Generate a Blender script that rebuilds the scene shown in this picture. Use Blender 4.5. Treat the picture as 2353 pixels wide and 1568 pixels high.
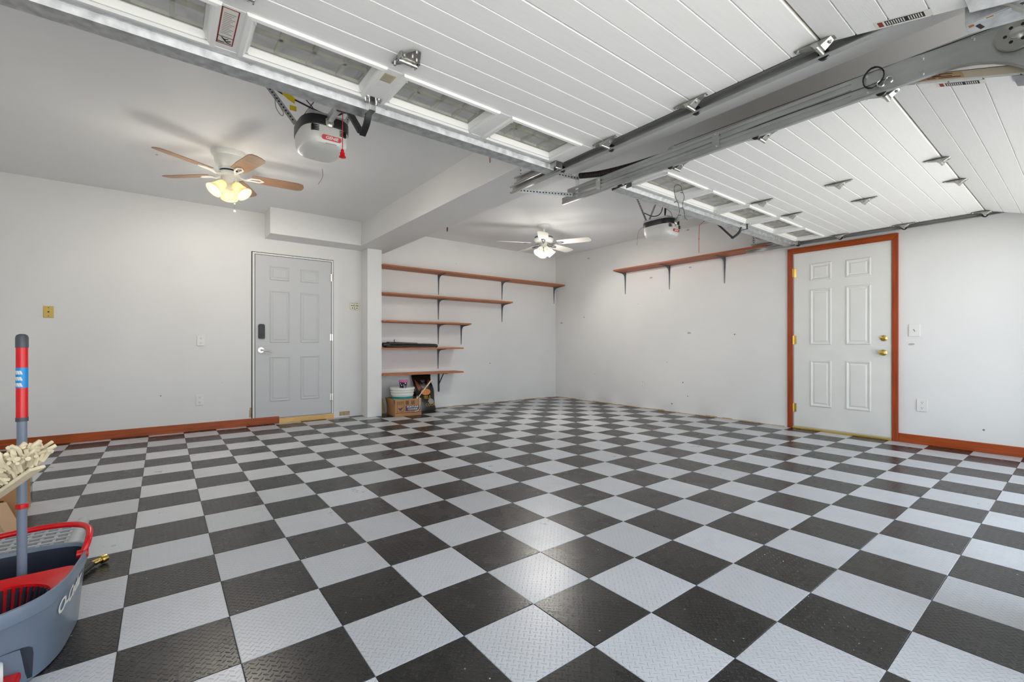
import bpy, bmesh, math, random
from mathutils import Vector, Matrix, Quaternion
random.seed(7)
sc = bpy.context.scene
for o in list(bpy.data.objects): bpy.data.objects.remove(o, do_unlink=True)
C = sc.collection
PI = math.pi
R = math.radians

# ------------------------------------------------------------------ camera, world, exposure
cam = bpy.data.objects.new('camera', bpy.data.cameras.new('camera'))
C.objects.link(cam); sc.camera = cam
CAMLOC = Vector((-1.1069, -0.9922, 0.9732)); YAW = R(37.77); FPX = 1037.9
cam.location = CAMLOC
cam.rotation_euler = (PI/2, 0, -YAW)
cam.data.sensor_width = 36; cam.data.sensor_fit = 'HORIZONTAL'
cam.data.lens = 36*FPX/2353
cam.data.shift_y = 11.04/2353
cam.data.clip_start = 0.02; cam.data.clip_end = 200
sc.view_settings.view_transform = 'Standard'
sc.view_settings.look = 'None'
sc.view_settings.gamma = 1
sc.view_settings.use_curve_mapping = False
sc.view_settings.exposure = 1.30
sc.cycles.caustics_reflective = False; sc.cycles.caustics_refractive = False
sc.cycles.max_bounces = 7; sc.cycles.glossy_bounces = 3; sc.cycles.transmission_bounces = 3; sc.cycles.adaptive_threshold = .03; sc.cycles.sample_clamp_indirect = 6
w = bpy.data.worlds.new('world'); sc.world = w; w.use_nodes = True
bg = w.node_tree.nodes['Background']
bg.inputs[0].default_value = (0.80, 0.90, 1.0, 1); bg.inputs[1].default_value = 1.12
sun = bpy.data.objects.new('sun', bpy.data.lights.new('sun', 'SUN')); C.objects.link(sun)   # high, from behind the house and the right: lights the driveway only
sun.data.energy = 9.5; sun.data.angle = R(1.5); sun.data.color = (1, .96, .90)
sun.rotation_euler = Vector((0, 0, 1)).rotation_difference(Vector((.62, .22, .75))).to_euler()

# ------------------------------------------------------------------ materials
M = {}
def srgb(r, g, b):
    f = lambda c: (c/255/12.92 if c/255 <= .04045 else ((c/255+.055)/1.055)**2.4)
    return (f(r), f(g), f(b), 1)
def new_mat(name):
    m = bpy.data.materials.new(name); m.use_nodes = True; M[name] = m
    nt = m.node_tree
    return m, nt, nt.nodes['Principled BSDF']
def mat(name, col, rough=.5, metal=0., bump=0., bscale=80., vary=0., vscale=6., stretch=None, spec=None, coat=0.):
    m, nt, b = new_mat(name)
    b.inputs['Base Color'].default_value = col
    b.inputs['Roughness'].default_value = rough
    b.inputs['Metallic'].default_value = metal
    if spec is not None: b.inputs['Specular IOR Level'].default_value = spec
    if coat: b.inputs['Coat Weight'].default_value = coat
    if bump or vary:
        tc = nt.nodes.new('ShaderNodeTexCoord'); mp = nt.nodes.new('ShaderNodeMapping')
        nt.links.new(tc.outputs['Object'], mp.inputs['Vector'])
        if stretch: mp.inputs['Scale'].default_value = stretch
        src = mp.outputs['Vector']
    if vary:
        n = nt.nodes.new('ShaderNodeTexNoise'); n.inputs['Scale'].default_value = vscale; n.inputs['Detail'].default_value = 5
        nt.links.new(src, n.inputs['Vector'])
        r = nt.nodes.new('ShaderNodeValToRGB'); nt.links.new(n.outputs['Fac'], r.inputs['Fac'])
        lo = [max(0, c*(1-vary)) for c in col[:3]]; hi = [min(1, c*(1+vary)) for c in col[:3]]
        r.color_ramp.elements[0].position = .3; r.color_ramp.elements[0].color = (*lo, 1)
        r.color_ramp.elements[1].position = .7; r.color_ramp.elements[1].color = (*hi, 1)
        nt.links.new(r.outputs['Color'], b.inputs['Base Color'])
    if bump:
        n2 = nt.nodes.new('ShaderNodeTexNoise'); n2.inputs['Scale'].default_value = bscale; n2.inputs['Detail'].default_value = 3
        nt.links.new(src, n2.inputs['Vector'])
        bp = nt.nodes.new('ShaderNodeBump'); bp.inputs['Strength'].default_value = bump; bp.inputs['Distance'].default_value = .002
        nt.links.new(n2.outputs['Fac'], bp.inputs['Height']); nt.links.new(bp.outputs['Normal'], b.inputs['Normal'])
    return m
def paint_mat(name, col, speck=True, patch=.05):
    # rolled wall paint: cloudy touch-up patches, nail holes and small scuffs
    m, nt, b = new_mat(name)
    N = nt.nodes.new; L = nt.links.new
    b.inputs['Roughness'].default_value = .55
    tc = N('ShaderNodeTexCoord')
    n = N('ShaderNodeTexNoise'); n.inputs['Scale'].default_value = 1.1; n.inputs['Detail'].default_value = 4
    L(tc.outputs['Object'], n.inputs['Vector'])
    r = N('ShaderNodeValToRGB'); L(n.outputs['Fac'], r.inputs['Fac'])
    r.color_ramp.elements[0].position = .35; r.color_ramp.elements[1].position = .65
    r.color_ramp.elements[0].color = (*[c*(1-patch) for c in col[:3]], 1); r.color_ramp.elements[1].color = col
    out = r.outputs['Color']
    if speck:
        for sc_, th, rnd, dark in ((3.2, .030, .62, .12), (1.6, .050, .88, .50)):
            mp = N('ShaderNodeMapping'); mp.inputs['Scale'].default_value = (1, 1, 1 if sc_ > 2 else 2.2)
            L(tc.outputs['Object'], mp.inputs['Vector'])
            wv = N('ShaderNodeTexNoise'); wv.inputs['Scale'].default_value = 14
            L(mp.outputs['Vector'], wv.inputs['Vector'])
            mx = N('ShaderNodeVectorMath'); mx.operation = 'MULTIPLY_ADD'
            L(wv.outputs['Color'], mx.inputs[0]); mx.inputs[1].default_value = (.03,)*3; L(mp.outputs['Vector'], mx.inputs[2])
            v = N('ShaderNodeTexVoronoi'); v.inputs['Scale'].default_value = sc_; L(mx.outputs[0], v.inputs['Vector'])
            lt = N('ShaderNodeMath'); lt.operation = 'LESS_THAN'; L(v.outputs['Distance'], lt.inputs[0]); lt.inputs[1].default_value = th
            sx = N('ShaderNodeSeparateColor'); L(v.outputs['Color'], sx.inputs[0])
            gt = N('ShaderNodeMath'); gt.operation = 'GREATER_THAN'; L(sx.outputs[0], gt.inputs[0]); gt.inputs[1].default_value = rnd
            mu = N('ShaderNodeMath'); mu.operation = 'MULTIPLY'; L(lt.outputs[0], mu.inputs[0]); L(gt.outputs[0], mu.inputs[1])
            m2 = N('ShaderNodeMath'); m2.operation = 'MULTIPLY'; L(mu.outputs[0], m2.inputs[0]); m2.inputs[1].default_value = 1-dark
            mix = N('ShaderNodeMix'); mix.data_type = 'RGBA'; L(m2.outputs[0], mix.inputs[0]); L(out, mix.inputs[6])
            mix.inputs[7].default_value = (.10, .09, .08, 1)
            out = mix.outputs[2]
    L(out, b.inputs['Base Color'])
    n2 = N('ShaderNodeTexNoise'); n2.inputs['Scale'].default_value = 160; L(tc.outputs['Object'], n2.inputs['Vector'])
    bp = N('ShaderNodeBump'); bp.inputs['Strength'].default_value = .12; bp.inputs['Distance'].default_value = .001
    L(n2.outputs['Fac'], bp.inputs['Height']); L(bp.outputs['Normal'], b.inputs['Normal'])
    return m
paint_mat('paint_wall', (.80, .80, .79, 1))
paint_mat('paint_ceiling', (.83, .84, .845, 1), True, .03)
mat('paint_grey_door', srgb(200, 202, 203), .45)
mat('paint_white_door', srgb(226, 226, 222), .4, vary=.02)
mat('paint_white', (.80, .80, .79, 1), .5)
mat('door_vinyl', srgb(238, 238, 236), .45, bump=.25, bscale=40, stretch=(1, 14, 14), vary=.015)
mat('frame_white', srgb(236, 236, 233), .35)
mat('stile_beige', srgb(214, 203, 178), .6, vary=.06)
mat('muntin_beige', srgb(214, 210, 192), .6)
mat('stain_wood', srgb(152, 60, 14), .38, vary=.25, vscale=5, stretch=(12, 12, .8), bump=.1)
mat('stain_wood_y', srgb(160, 69, 17), .38, vary=.25, vscale=5, stretch=(12, .8, 12), bump=.1)
mat('stain_wood_x', srgb(164, 75, 20), .38, vary=.28, vscale=4, stretch=(1, 9, 12), bump=.1)
mat('shelf_wood', srgb(176, 104, 56), .5, vary=.25, vscale=5, stretch=(1.2, 10, 14))
mat('shelf_wood_y', srgb(160, 82, 42), .5, vary=.25, vscale=5, stretch=(10, 1.2, 14))
mat('pine_wood', srgb(226, 182, 116), .55, vary=.12, vscale=5, stretch=(1.5, 10, 16))
mat('raw_gypsum', srgb(186, 160, 124), .9, vary=.2, vscale=40)
mat('dark_gap', (.02, .018, .015, 1), .8)
mat('galvanized', (.62, .64, .65, 1), .46, metal=.85, vary=.22, vscale=26)
mat('track_steel', (.54, .55, .54, 1), .38, metal=.8, vary=.18, vscale=9, stretch=(1, .4, 1))
mat('hinge_steel', (.44, .44, .41, 1), .3, metal=.9)
mat('bolt_steel', (.72, .72, .70, 1), .22, metal=.95)
mat('rust', srgb(150, 90, 40), .9, vary=.4, vscale=60)
mat('spring_steel', (.022, .014, .012, 1), .45, metal=.3)
mat('black_metal', (.012, .012, .013, 1), .4)
mat('black_plastic', (.016, .016, .017, 1), .35)
mat('rubber', (.02, .02, .02, 1), .6)
mat('bracket_grey', (.17, .18, .20, 1), .35, metal=.5)
mat('brass', (.78, .55, .16, 1), .2, metal=1.)
mat('plate_brass', (.60, .42, .11, 1), .38, metal=.55)
mat('nickel', (.70, .68, .63, 1), .22, metal=1.)
mat('plastic_white', srgb(222, 222, 218), .32)
mat('outlet_white', srgb(232, 232, 228), .3)
mat('plastic_cream', srgb(228, 224, 200), .35)
mat('red_paint', srgb(196, 28, 36), .4)
mat('red_plastic', srgb(214, 14, 20), .25)
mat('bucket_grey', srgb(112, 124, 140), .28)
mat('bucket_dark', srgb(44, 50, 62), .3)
mat('pole_grey', srgb(120, 130, 146), .3)
mat('cap_grey', srgb(72, 74, 80), .4)
mat('label_blue', srgb(20, 140, 210), .35)
mat('cotton', srgb(226, 212, 180), .95, vary=.12, vscale=25)
mat('cardboard', srgb(178, 132, 90), .85, vary=.06, vscale=9)
mat('cardboard_light', srgb(202, 168, 134), .85, vary=.05)
mat('print_brown', srgb(92, 52, 30), .8)
mat('print_purple', srgb(72, 62, 92), .7)
mat('print_black', srgb(24, 22, 22), .7)
mat('print_grey', srgb(150, 148, 142), .7)
mat('print_red', srgb(140, 40, 34), .7)
mat('sticker_white', srgb(224, 222, 214), .5)
mat('sticker_tan', srgb(196, 184, 150), .5)
mat('tub_white', srgb(226, 228, 222), .35)
mat('tub_teal', srgb(38, 140, 140), .4)
mat('cup_pink', srgb(206, 112, 160), .35)
mat('cup_navy', srgb(34, 32, 62), .35)
mat('bag_black', srgb(24, 20, 18), .22, vary=.4, vscale=9, bump=.5, bscale=14)
mat('bag_orange', srgb(206, 118, 58), .4, vary=.3, vscale=60)
mat('bag_gold', srgb(190, 150, 40), .35)
mat('bag_flame', srgb(128, 62, 34), .35, vary=.4, vscale=30)
mat('yellow_tag', srgb(222, 196, 20), .5)
mat('rack_grey', srgb(176, 178, 180), .45)
mat('wire_red', srgb(190, 60, 44), .5)
mat('wire_grey', srgb(120, 112, 104), .6)
mat('wire_dark', srgb(40, 34, 30), .6)
mat('fan_white', srgb(232, 234, 228), .35)
mat('blade_wood', srgb(152, 118, 92), .5, vary=.12, vscale=8, stretch=(1, 6, 1))
mat('blade_white', srgb(226, 222, 214), .45)
mat('broom_straw', srgb(206, 180, 120), .8)
mat('concrete', (.55, .54, .52, 1), .9, vary=.08, vscale=3)
mat('door_brown', (.085, .058, .038, 1), .6)
mat('exterior', (.6, .6, .58, 1), .8)
def glass_mat():
    m, nt, b = new_mat('pane_glass')
    N = nt.nodes.new; L = nt.links.new
    t = N('ShaderNodeBsdfTransparent'); t.inputs[0].default_value = (.93, .94, .93, 1)
    g = N('ShaderNodeBsdfGlossy'); g.inputs['Roughness'].default_value = .03
    d = N('ShaderNodeBsdfDiffuse'); d.inputs[0].default_value = (.75, .75, .73, 1)
    lw = N('ShaderNodeLayerWeight'); lw.inputs[0].default_value = .35; fr = N('ShaderNodeMath'); fr.operation = 'MULTIPLY'; L(lw.outputs['Facing'], fr.inputs[0]); fr.inputs[1].default_value = .16
    mx = N('ShaderNodeMixShader'); L(fr.outputs[0], mx.inputs[0]); L(t.outputs[0], mx.inputs[1]); L(g.outputs[0], mx.inputs[2])
    tc = N('ShaderNodeTexCoord'); n = N('ShaderNodeTexNoise'); n.inputs['Scale'].default_value = 9; n.inputs['Detail'].default_value = 6
    L(tc.outputs['Object'], n.inputs['Vector'])
    ma = N('ShaderNodeMapRange'); L(n.outputs['Fac'], ma.inputs[0]); ma.inputs[1].default_value = .35; ma.inputs[2].default_value = .8
    ma.inputs[3].default_value = .07; ma.inputs[4].default_value = .24
    m2 = N('ShaderNodeMixShader'); L(ma.outputs[0], m2.inputs[0]); L(mx.outputs[0], m2.inputs[1]); L(d.outputs[0], m2.inputs[2])
    L(m2.outputs[0], nt.nodes['Material Output'].inputs[0])
glass_mat()
def clear_mat(name, col, dif=.25):
    m, nt, b = new_mat(name)
    N = nt.nodes.new; L = nt.links.new
    t = N('ShaderNodeBsdfTransparent'); t.inputs[0].default_value = col
    g = N('ShaderNodeBsdfGlossy'); g.inputs['Roughness'].default_value = .08
    mx = N('ShaderNodeMixShader'); mx.inputs[0].default_value = dif; L(t.outputs[0], mx.inputs[1]); L(g.outputs[0], mx.inputs[2])
    L(mx.outputs[0], nt.nodes['Material Output'].inputs[0])
clear_mat('clear_plastic', (.8, .9, .9, 1))
def shade_mat(name, col, tr):
    m, nt, b = new_mat(name)
    N = nt.nodes.new; L = nt.links.new
    d = N('ShaderNodeBsdfDiffuse'); d.inputs[0].default_value = col
    t = N('ShaderNodeBsdfTranslucent'); t.inputs[0].default_value = col
    mx = N('ShaderNodeMixShader'); mx.inputs[0].default_value = tr
    L(d.outputs[0], mx.inputs[1]); L(t.outputs[0], mx.inputs[2])
    L(mx.outputs[0], nt.nodes['Material Output'].inputs[0])
shade_mat('shade_amber', (.93, .84, .62, 1), .45)
shade_mat('shade_white', (.84, .82, .77, 1), .3)
def emit(name, col, s):
    m, nt, b = new_mat(name)
    b.inputs['Base Color'].default_value = (.8, .8, .8, 1)
    b.inputs['Emission Color'].default_value = col; b.inputs['Emission Strength'].default_value = s
emit('bulb_warm', (1, .82, .56, 1), 4.5)
emit('bulb_white', (1, .93, .82, 1), 4)
mat('bulb_off', srgb(235, 235, 230), .3)

def tile_mat(name, col, dirt, rough):
    # vinyl tread-plate tile: raised bars turned 45 degrees to the edges, alternating direction
    m, nt, b = new_mat(name)
    N = nt.nodes.new; L = nt.links.new
    def math_(op, a, c=None, clamp=False):
        n = N('ShaderNodeMath'); n.operation = op; n.use_clamp = clamp
        for i, v in enumerate((a, c)):
            if v is None: continue
            if isinstance(v, (int, float)): n.inputs[i].default_value = v
            else: L(v, n.inputs[i])
        return n.outputs[0]
    geo = N('ShaderNodeNewGeometry'); sx = N('ShaderNodeSeparateXYZ'); L(geo.outputs['Position'], sx.inputs[0])
    S = .0185*math.sqrt(2)
    u = math_('DIVIDE', math_('ADD', sx.outputs[0], sx.outputs[1]), S); v = math_('DIVIDE', math_('SUBTRACT', sx.outputs[1], sx.outputs[0]), S)
    fu = math_('FLOOR', u); fv = math_('FLOOR', v)
    par = math_('ABSOLUTE', math_('MODULO', math_('ADD', fu, fv), 2.0))
    lu = math_('SUBTRACT', math_('SUBTRACT', u, fu), .5); lv = math_('SUBTRACT', math_('SUBTRACT', v, fv), .5)
    a1 = math_('ABSOLUTE', lu); a2 = math_('ABSOLUTE', lv)
    inv = math_('SUBTRACT', 1.0, par)
    la = math_('ADD', math_('MULTIPLY', a1, par), math_('MULTIPLY', a2, inv))
    lb = math_('ADD', math_('MULTIPLY', a2, par), math_('MULTIPLY', a1, inv))
    q = math_('MULTIPLY', math_('DIVIDE', la, .62), math_('DIVIDE', la, .62))
    h = math_('SUBTRACT', math_('SUBTRACT', 1.0, q), math_('DIVIDE', lb, .16))
    h = math_('MULTIPLY', h, 1.6, True)
    bp = N('ShaderNodeBump'); bp.inputs['Strength'].default_value = .9; bp.inputs['Distance'].default_value = .0016
    L(h, bp.inputs['Height']); L(bp.outputs['Normal'], b.inputs['Normal'])
    n1 = N('ShaderNodeTexNoise'); n1.inputs['Scale'].default_value = 4.2; n1.inputs['Detail'].default_value = 8; n1.inputs['Roughness'].default_value = .65
    L(geo.outputs['Position'], n1.inputs['Vector'])
    mr = N('ShaderNodeMapRange'); L(n1.outputs['Fac'], mr.inputs[0]); mr.inputs[1].default_value = .48; mr.inputs[2].default_value = .80; mr.inputs[4].default_value = .5
    oi = N('ShaderNodeObjectInfo')
    val = math_('ADD', math_('MULTIPLY', oi.outputs['Random'], .16), .92)
    hs = N('ShaderNodeHueSaturation'); hs.inputs['Color'].default_value = col; L(val, hs.inputs['Value'])
    mx = N('ShaderNodeMix'); mx.data_type = 'RGBA'; L(mr.outputs[0], mx.inputs[0]); L(hs.outputs[0], mx.inputs[6]); mx.inputs[7].default_value = dirt
    # crumbs and grit
    vo = N('ShaderNodeTexVoronoi'); vo.inputs['Scale'].default_value = 26; L(geo.outputs['Position'], vo.inputs['Vector'])
    sc2 = N('ShaderNodeSeparateColor'); L(vo.outputs['Color'], sc2.inputs[0])
    k = math_('MULTIPLY', math_('LESS_THAN', vo.outputs['Distance'], .075), math_('GREATER_THAN', sc2.outputs[0], .9))
    m3 = N('ShaderNodeMix'); m3.data_type = 'RGBA'; L(math_('MULTIPLY', k, .8), m3.inputs[0]); L(mx.outputs[2], m3.inputs[6]); m3.inputs[7].default_value = (.55, .52, .46, 1)
    L(m3.outputs[2], b.inputs['Base Color'])
    b.inputs['Specular IOR Level'].default_value = .4
    rr = math_('ADD', math_('MULTIPLY', n1.outputs['Fac'], .22), rough)
    L(rr, b.inputs['Roughness'])
tile_mat('tile_light', (.53, .545, .575, 1), (.44, .44, .44, 1), .20)
tile_mat('tile_dark', (.017, .0165, .016, 1), (.052, .047, .041, 1), .16)

# ------------------------------------------------------------------ mesh helpers
ORG = {}
TINY = {'bolt', 'screw', 'holes', 'slots', 'vent', 'arm_hole', 'sticker_text', 'decal_text', 'stile_text', 'sticker_border', 'sticker_pictogram', 'strut_bolt', 'rust_spot', 'label_print', 'print_frame', 'print', 'printed_dots', 'buttons', 'hole', 'bulb_socket', 'basket_ribs', 'muntin_grid', 'badge_lettering', 'brand_lettering', 'print_words', 'bag_words', 'cheek', 'hook'}
class MB:
    def __init__(s): s.v = []; s.f = []
    def add(s, vs, fs):
        k = len(s.v); s.v += [Vector(p) for p in vs]; s.f += [tuple(i+k for i in f) for f in fs]; return s
    def box(s, x0, x1, y0, y1, z0, z1):
        return s.add([(x0,y0,z0),(x1,y0,z0),(x1,y1,z0),(x0,y1,z0),(x0,y0,z1),(x1,y0,z1),(x1,y1,z1),(x0,y1,z1)],
                     [(3,2,1,0),(4,5,6,7),(0,1,5,4),(1,2,6,5),(2,3,7,6),(3,0,4,7)])
    def obox(s, c, ax, ay, az):
        c = Vector(c); ax = Vector(ax); ay = Vector(ay); az = Vector(az)
        vs = [c+i*ax+j*ay+k*az for k in (-1,1) for i, j in ((-1,-1),(1,-1),(1,1),(-1,1))]
        return s.add(vs, [(3,2,1,0),(4,5,6,7),(0,1,5,4),(1,2,6,5),(2,3,7,6),(3,0,4,7)])
    def bar(s, p, q, w, h, up=(0,0,1)):
        p = Vector(p); q = Vector(q); d = (q-p); up = Vector(up)
        x = d.normalized(); y = up.cross(x)
        if y.length < 1e-4: y = Vector((1,0,0)).cross(x)
        y.normalize(); z = x.cross(y)
        return s.obox((p+q)/2, d/2, y*w/2, z*h/2)
    def tube(s, path, r, n=8, cap=True):
        path = [Vector(p) for p in path]; rs = r if isinstance(r, (list, tuple)) else [r]*len(path)
        t0 = (path[1]-path[0]).normalized()
        u = t0.orthogonal().normalized(); k = len(s.v); m = len(path)
        prev = t0
        for i, p in enumerate(path):
            t = (path[min(i+1, m-1)]-path[max(i-1, 0)]).normalized()
            u = prev.rotation_difference(t) @ u; prev = t
            b = t.cross(u)
            for j in range(n):
                a = 2*PI*j/n
                s.v.append(p+(u*math.cos(a)+b*math.sin(a))*rs[i])
        for i in range(m-1):
            for j in range(n):
                s.f.append((k+i*n+j, k+i*n+(j+1) % n, k+(i+1)*n+(j+1) % n, k+(i+1)*n+j))
        if cap:
            s.f.append(tuple(k+j for j in reversed(range(n)))); s.f.append(tuple(k+(m-1)*n+j for j in range(n)))
        return s
    def cyl(s, p, q, r, n=16): return s.tube([p, q], r, n)
    def lathe(s, prof, n=32, c=(0,0,0), mtx=None, cap=True):
        c = Vector(c); k = len(s.v); m = len(prof)
        for (r, z) in prof:
            for j in range(n):
                a = 2*PI*j/n; p = Vector((r*math.cos(a), r*math.sin(a), z))
                s.v.append((mtx @ p if mtx else p)+c)
        for i in range(m-1):
            for j in range(n):
                s.f.append((k+i*n+j, k+i*n+(j+1) % n, k+(i+1)*n+(j+1) % n, k+(i+1)*n+j))
        if cap:
            s.f.append(tuple(k+j for j in reversed(range(n)))); s.f.append(tuple(k+(m-1)*n+j for j in range(n)))
        return s
    def prism(s, poly, fn, t0, t1):
        n = len(poly)
        vs = [fn(a, b, t0) for a, b in poly]+[fn(a, b, t1) for a, b in poly]
        fs = [tuple(reversed(range(n))), tuple(range(n, 2*n))]+[(i, (i+1) % n, n+(i+1) % n, n+i) for i in range(n)]
        return s.add(vs, fs)
    def loft(s, rings, cap0=True, cap1=True):
        n = len(rings[0]); k = len(s.v)
        for r in rings: s.v += [Vector(p) for p in r]
        for i in range(len(rings)-1):
            for j in range(n):
                s.f.append((k+i*n+j, k+i*n+(j+1) % n, k+(i+1)*n+(j+1) % n, k+(i+1)*n+j))
        if cap0: s.f.append(tuple(k+j for j in reversed(range(n))))
        if cap1: s.f.append(tuple(k+(len(rings)-1)*n+j for j in range(n)))
        return s
    def sheet(s, rows):
        n = len(rows[0]); k = len(s.v)
        for r in rows: s.v += [Vector(p) for p in r]
        for i in range(len(rows)-1):
            for j in range(n-1):
                s.f.append((k+i*n+j, k+i*n+j+1, k+(i+1)*n+j+1, k+(i+1)*n+j))
        return s
    def rings(s, fn, u0, u1, v0, v1, steps):
        # nested rectangles (inset, depth), last one capped: a moulded panel
        rr = []
        for ins, d in steps:
            rr.append([fn(u0+ins, v0+ins, d), fn(u1-ins, v0+ins, d), fn(u1-ins, v1-ins, d), fn(u0+ins, v1-ins, d)])
        return s.loft(rr, False, True)
    def ball(s, c, r, n=12, m=8, sz=1.):
        prof = [(max(1e-4, r*math.sin(PI*i/m)), -r*sz*math.cos(PI*i/m)) for i in range(m+1)]
        return s.lathe(prof, n, c)
    def mesh(s, name, org=Vector((0,0,0)), fix=True):
        me = bpy.data.meshes.new(name)
        me.from_pydata([tuple(p-org) for p in s.v], [], s.f)
        if fix:
            bm = bmesh.new(); bm.from_mesh(me); bmesh.ops.recalc_face_normals(bm, faces=bm.faces); bm.to_mesh(me); bm.free()
        me.update(); return me
    def build(s, name, m, parent=None, smooth=False, bevel=0, org=None, label=None, solid=0, seg=2, fix=True):
        if parent is not None: org = ORG[parent.name]
        elif org is None:
            xs = [p.x for p in s.v]; ys = [p.y for p in s.v]; zs = [p.z for p in s.v]
            org = Vector(((min(xs)+max(xs))/2, (min(ys)+max(ys))/2, min(zs)))
        org = Vector(org)
        me = s.mesh(name, org, fix); me.materials.append(M[m])
        o = bpy.data.objects.new(name, me); C.objects.link(o); ORG[o.name] = org
        if parent is not None: o.parent = parent
        else: o.location = org
        if smooth:
            for p in me.polygons: p.use_smooth = True
            bm = bmesh.new(); bm.from_mesh(me)
            for e in bm.edges:
                if len(e.link_faces) == 2 and e.calc_face_angle(0) > R(38): e.smooth = False
            bm.to_mesh(me); bm.free()
        if solid:
            md = o.modifiers.new('solid', 'SOLIDIFY'); md.thickness = solid; md.offset = 0
        if bevel:
            md = o.modifiers.new('bevel', 'BEVEL'); md.width = bevel; md.segments = seg; md.limit_method = 'ANGLE'; md.angle_limit = R(40)
        if label: o['label'] = label
        if name in TINY: o['kind'] = 'stuff'
        return o
def thing(name, loc, label, cat, group=None):
    o = bpy.data.objects.new(name, None); C.objects.link(o); o.location = loc; o.empty_display_size = .1
    ORG[o.name] = Vector(loc); o['label'] = label; o['category'] = cat
    if group: o['group'] = group
    return o
def root(name, loc):
    o = bpy.data.objects.new(name, None); C.objects.link(o); o.location = loc; ORG[o.name] = Vector(loc); return o
def tag(o, label, cat, group=None):
    o['label'] = label; o['category'] = cat
    if group: o['group'] = group
    return o
def struct(o, label=None):
    o['kind'] = 'structure'
    if label: o['label'] = label
    return o
def dup_tree(o, parent=None, delta=Vector((0,0,0))):
    c = o.copy(); C.objects.link(c); ORG[c.name] = ORG[o.name]+delta
    if parent: c.parent = parent
    else: c.location = o.location+delta
    for ch in list(o.children): dup_tree(ch, c, delta)
    return c
def text_geo(s, size, ext=.0004, bold=0., shear=0.):
    cu = bpy.data.curves.new('lettering', 'FONT'); cu.body = s; cu.size = size; cu.extrude = ext
    cu.offset = bold; cu.shear = shear; cu.align_x = 'CENTER'; cu.align_y = 'CENTER'; cu.resolution_u = 3
    o = bpy.data.objects.new('lettering', cu); C.objects.link(o)
    dg = bpy.context.evaluated_depsgraph_get(); dg.update()
    me = bpy.data.meshes.new_from_object(o.evaluated_get(dg))
    vs = [tuple(v.co) for v in me.vertices]; fs = [tuple(p.vertices) for p in me.polygons]
    bpy.data.objects.remove(o, do_unlink=True); bpy.data.meshes.remove(me); bpy.data.curves.remove(cu)
    return vs, fs
def lettering(name, s, size, fn, m, parent, sx=1., bold=0., shear=0.):
    vs, fs = text_geo(s, size, .0004, bold, shear)
    if not vs: return None
    mb = MB(); mb.add([fn(x*sx, y, z) for x, y, z in vs], fs)
    return mb.build(name, m, parent, fix=False)
def catmull(pts, k=4, closed=True):
    out = []; n = len(pts); rng = n if closed else n-1
    for i in range(rng):
        p0, p1, p2, p3 = [Vector(pts[(i+d) % n] if closed else pts[min(max(i+d, 0), n-1)]) for d in (-1, 0, 1, 2)]
        for j in range(k):
            t = j/k
            out.append(.5*((2*p1)+(p2-p0)*t+(2*p0-5*p1+4*p2-p3)*t*t+(3*p1-p0-3*p2+p3)*t**3))
    if not closed: out.append(Vector(pts[-1]))
    return out
def project(p):
    d = Vector(p)-CAMLOC; f = Vector((math.sin(YAW), math.cos(YAW), 0)); r = Vector((math.cos(YAW), -math.sin(YAW), 0))
    z = d.dot(f)
    return (1176.5+FPX*d.dot(r)/z, 795-FPX*d.z/z, z) if z > .05 else (-9e9, 0, z)

# ------------------------------------------------------------------ room shell
XL, XR, YB, YF = -2.55, 4.82, 5.305, -1.07
HL, HR = 2.61, 2.655            # ceiling height of the two bays
BX0, BX1, BZ = .98, 1.42, 2.30  # boxed beam
LD0, LD1 = -2.14, .91           # garage door openings
RD0, RD1 = 1.475, 4.525
floor = struct(MB().box(XL-.12, XR+.12, YF-.17, YB+.12, -.15, -.004).build('floor', 'dark_gap'), 'grey and black checkerboard garage floor')
T = .305
tiles = []
for i in range(-9, 17):
    for j in range(-5, 18):
        x0, x1, y0, y1 = max(i*T, XL), min((i+1)*T, XR), max(j*T, YF-.15), min((j+1)*T, YB)
        if x1-x0 < .01 or y1-y0 < .01: continue
        px, py, z = project(((x0+x1)/2, (y0+y1)/2, 0))
        vis = z > .2 and -160 < px < 2520 and py < 1800
        full = (x1-x0) > T-.001 and (y1-y0) > T-.001
        tiles.append((not vis, z, i, j, x0, x1, y0, y1, full))
tiles.sort()
def tile_geo(mb, x0, x1, y0, y1):
    g, b, z = .0006, .0022, 0.
    return mb.loft([[(x0+g, y0+g, z-.005), (x1-g, y0+g, z-.005), (x1-g, y1-g, z-.005), (x0+g, y1-g, z-.005)],
                    [(x0+g, y0+g, z-.0016), (x1-g, y0+g, z-.0016), (x1-g, y1-g, z-.0016), (x0+g, y1-g, z-.0016)],
                    [(x0+b, y0+b, z), (x1-b, y0+b, z), (x1-b, y1-b, z), (x0+b, y1-b, z)]], False, True)
shared = {}
rest = {0: MB(), 1: MB()}
for k, (nv, z, i, j, x0, x1, y0, y1, full) in enumerate(tiles):
    par = (i+j) % 2; mt = 'tile_light' if par else 'tile_dark'
    if k >= 300:
        tile_geo(rest[par], x0, x1, y0, y1); continue
    if full:
        if par not in shared:
            me = tile_geo(MB(), 0, T, 0, T).mesh('tile'); me.materials.append(M[mt]); shared[par] = me
        o = bpy.data.objects.new('tile', shared[par]); C.objects.link(o); o.parent = floor
        o.location = Vector((x0, y0, 0))-ORG[floor.name]
    else:
        tile_geo(MB(), x0, x1, y0, y1).build('tile', mt, floor)
for par in (0, 1):
    o = rest[par].build('tile_field', 'tile_light' if par else 'tile_dark', floor); o['kind'] = 'stuff'

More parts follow.
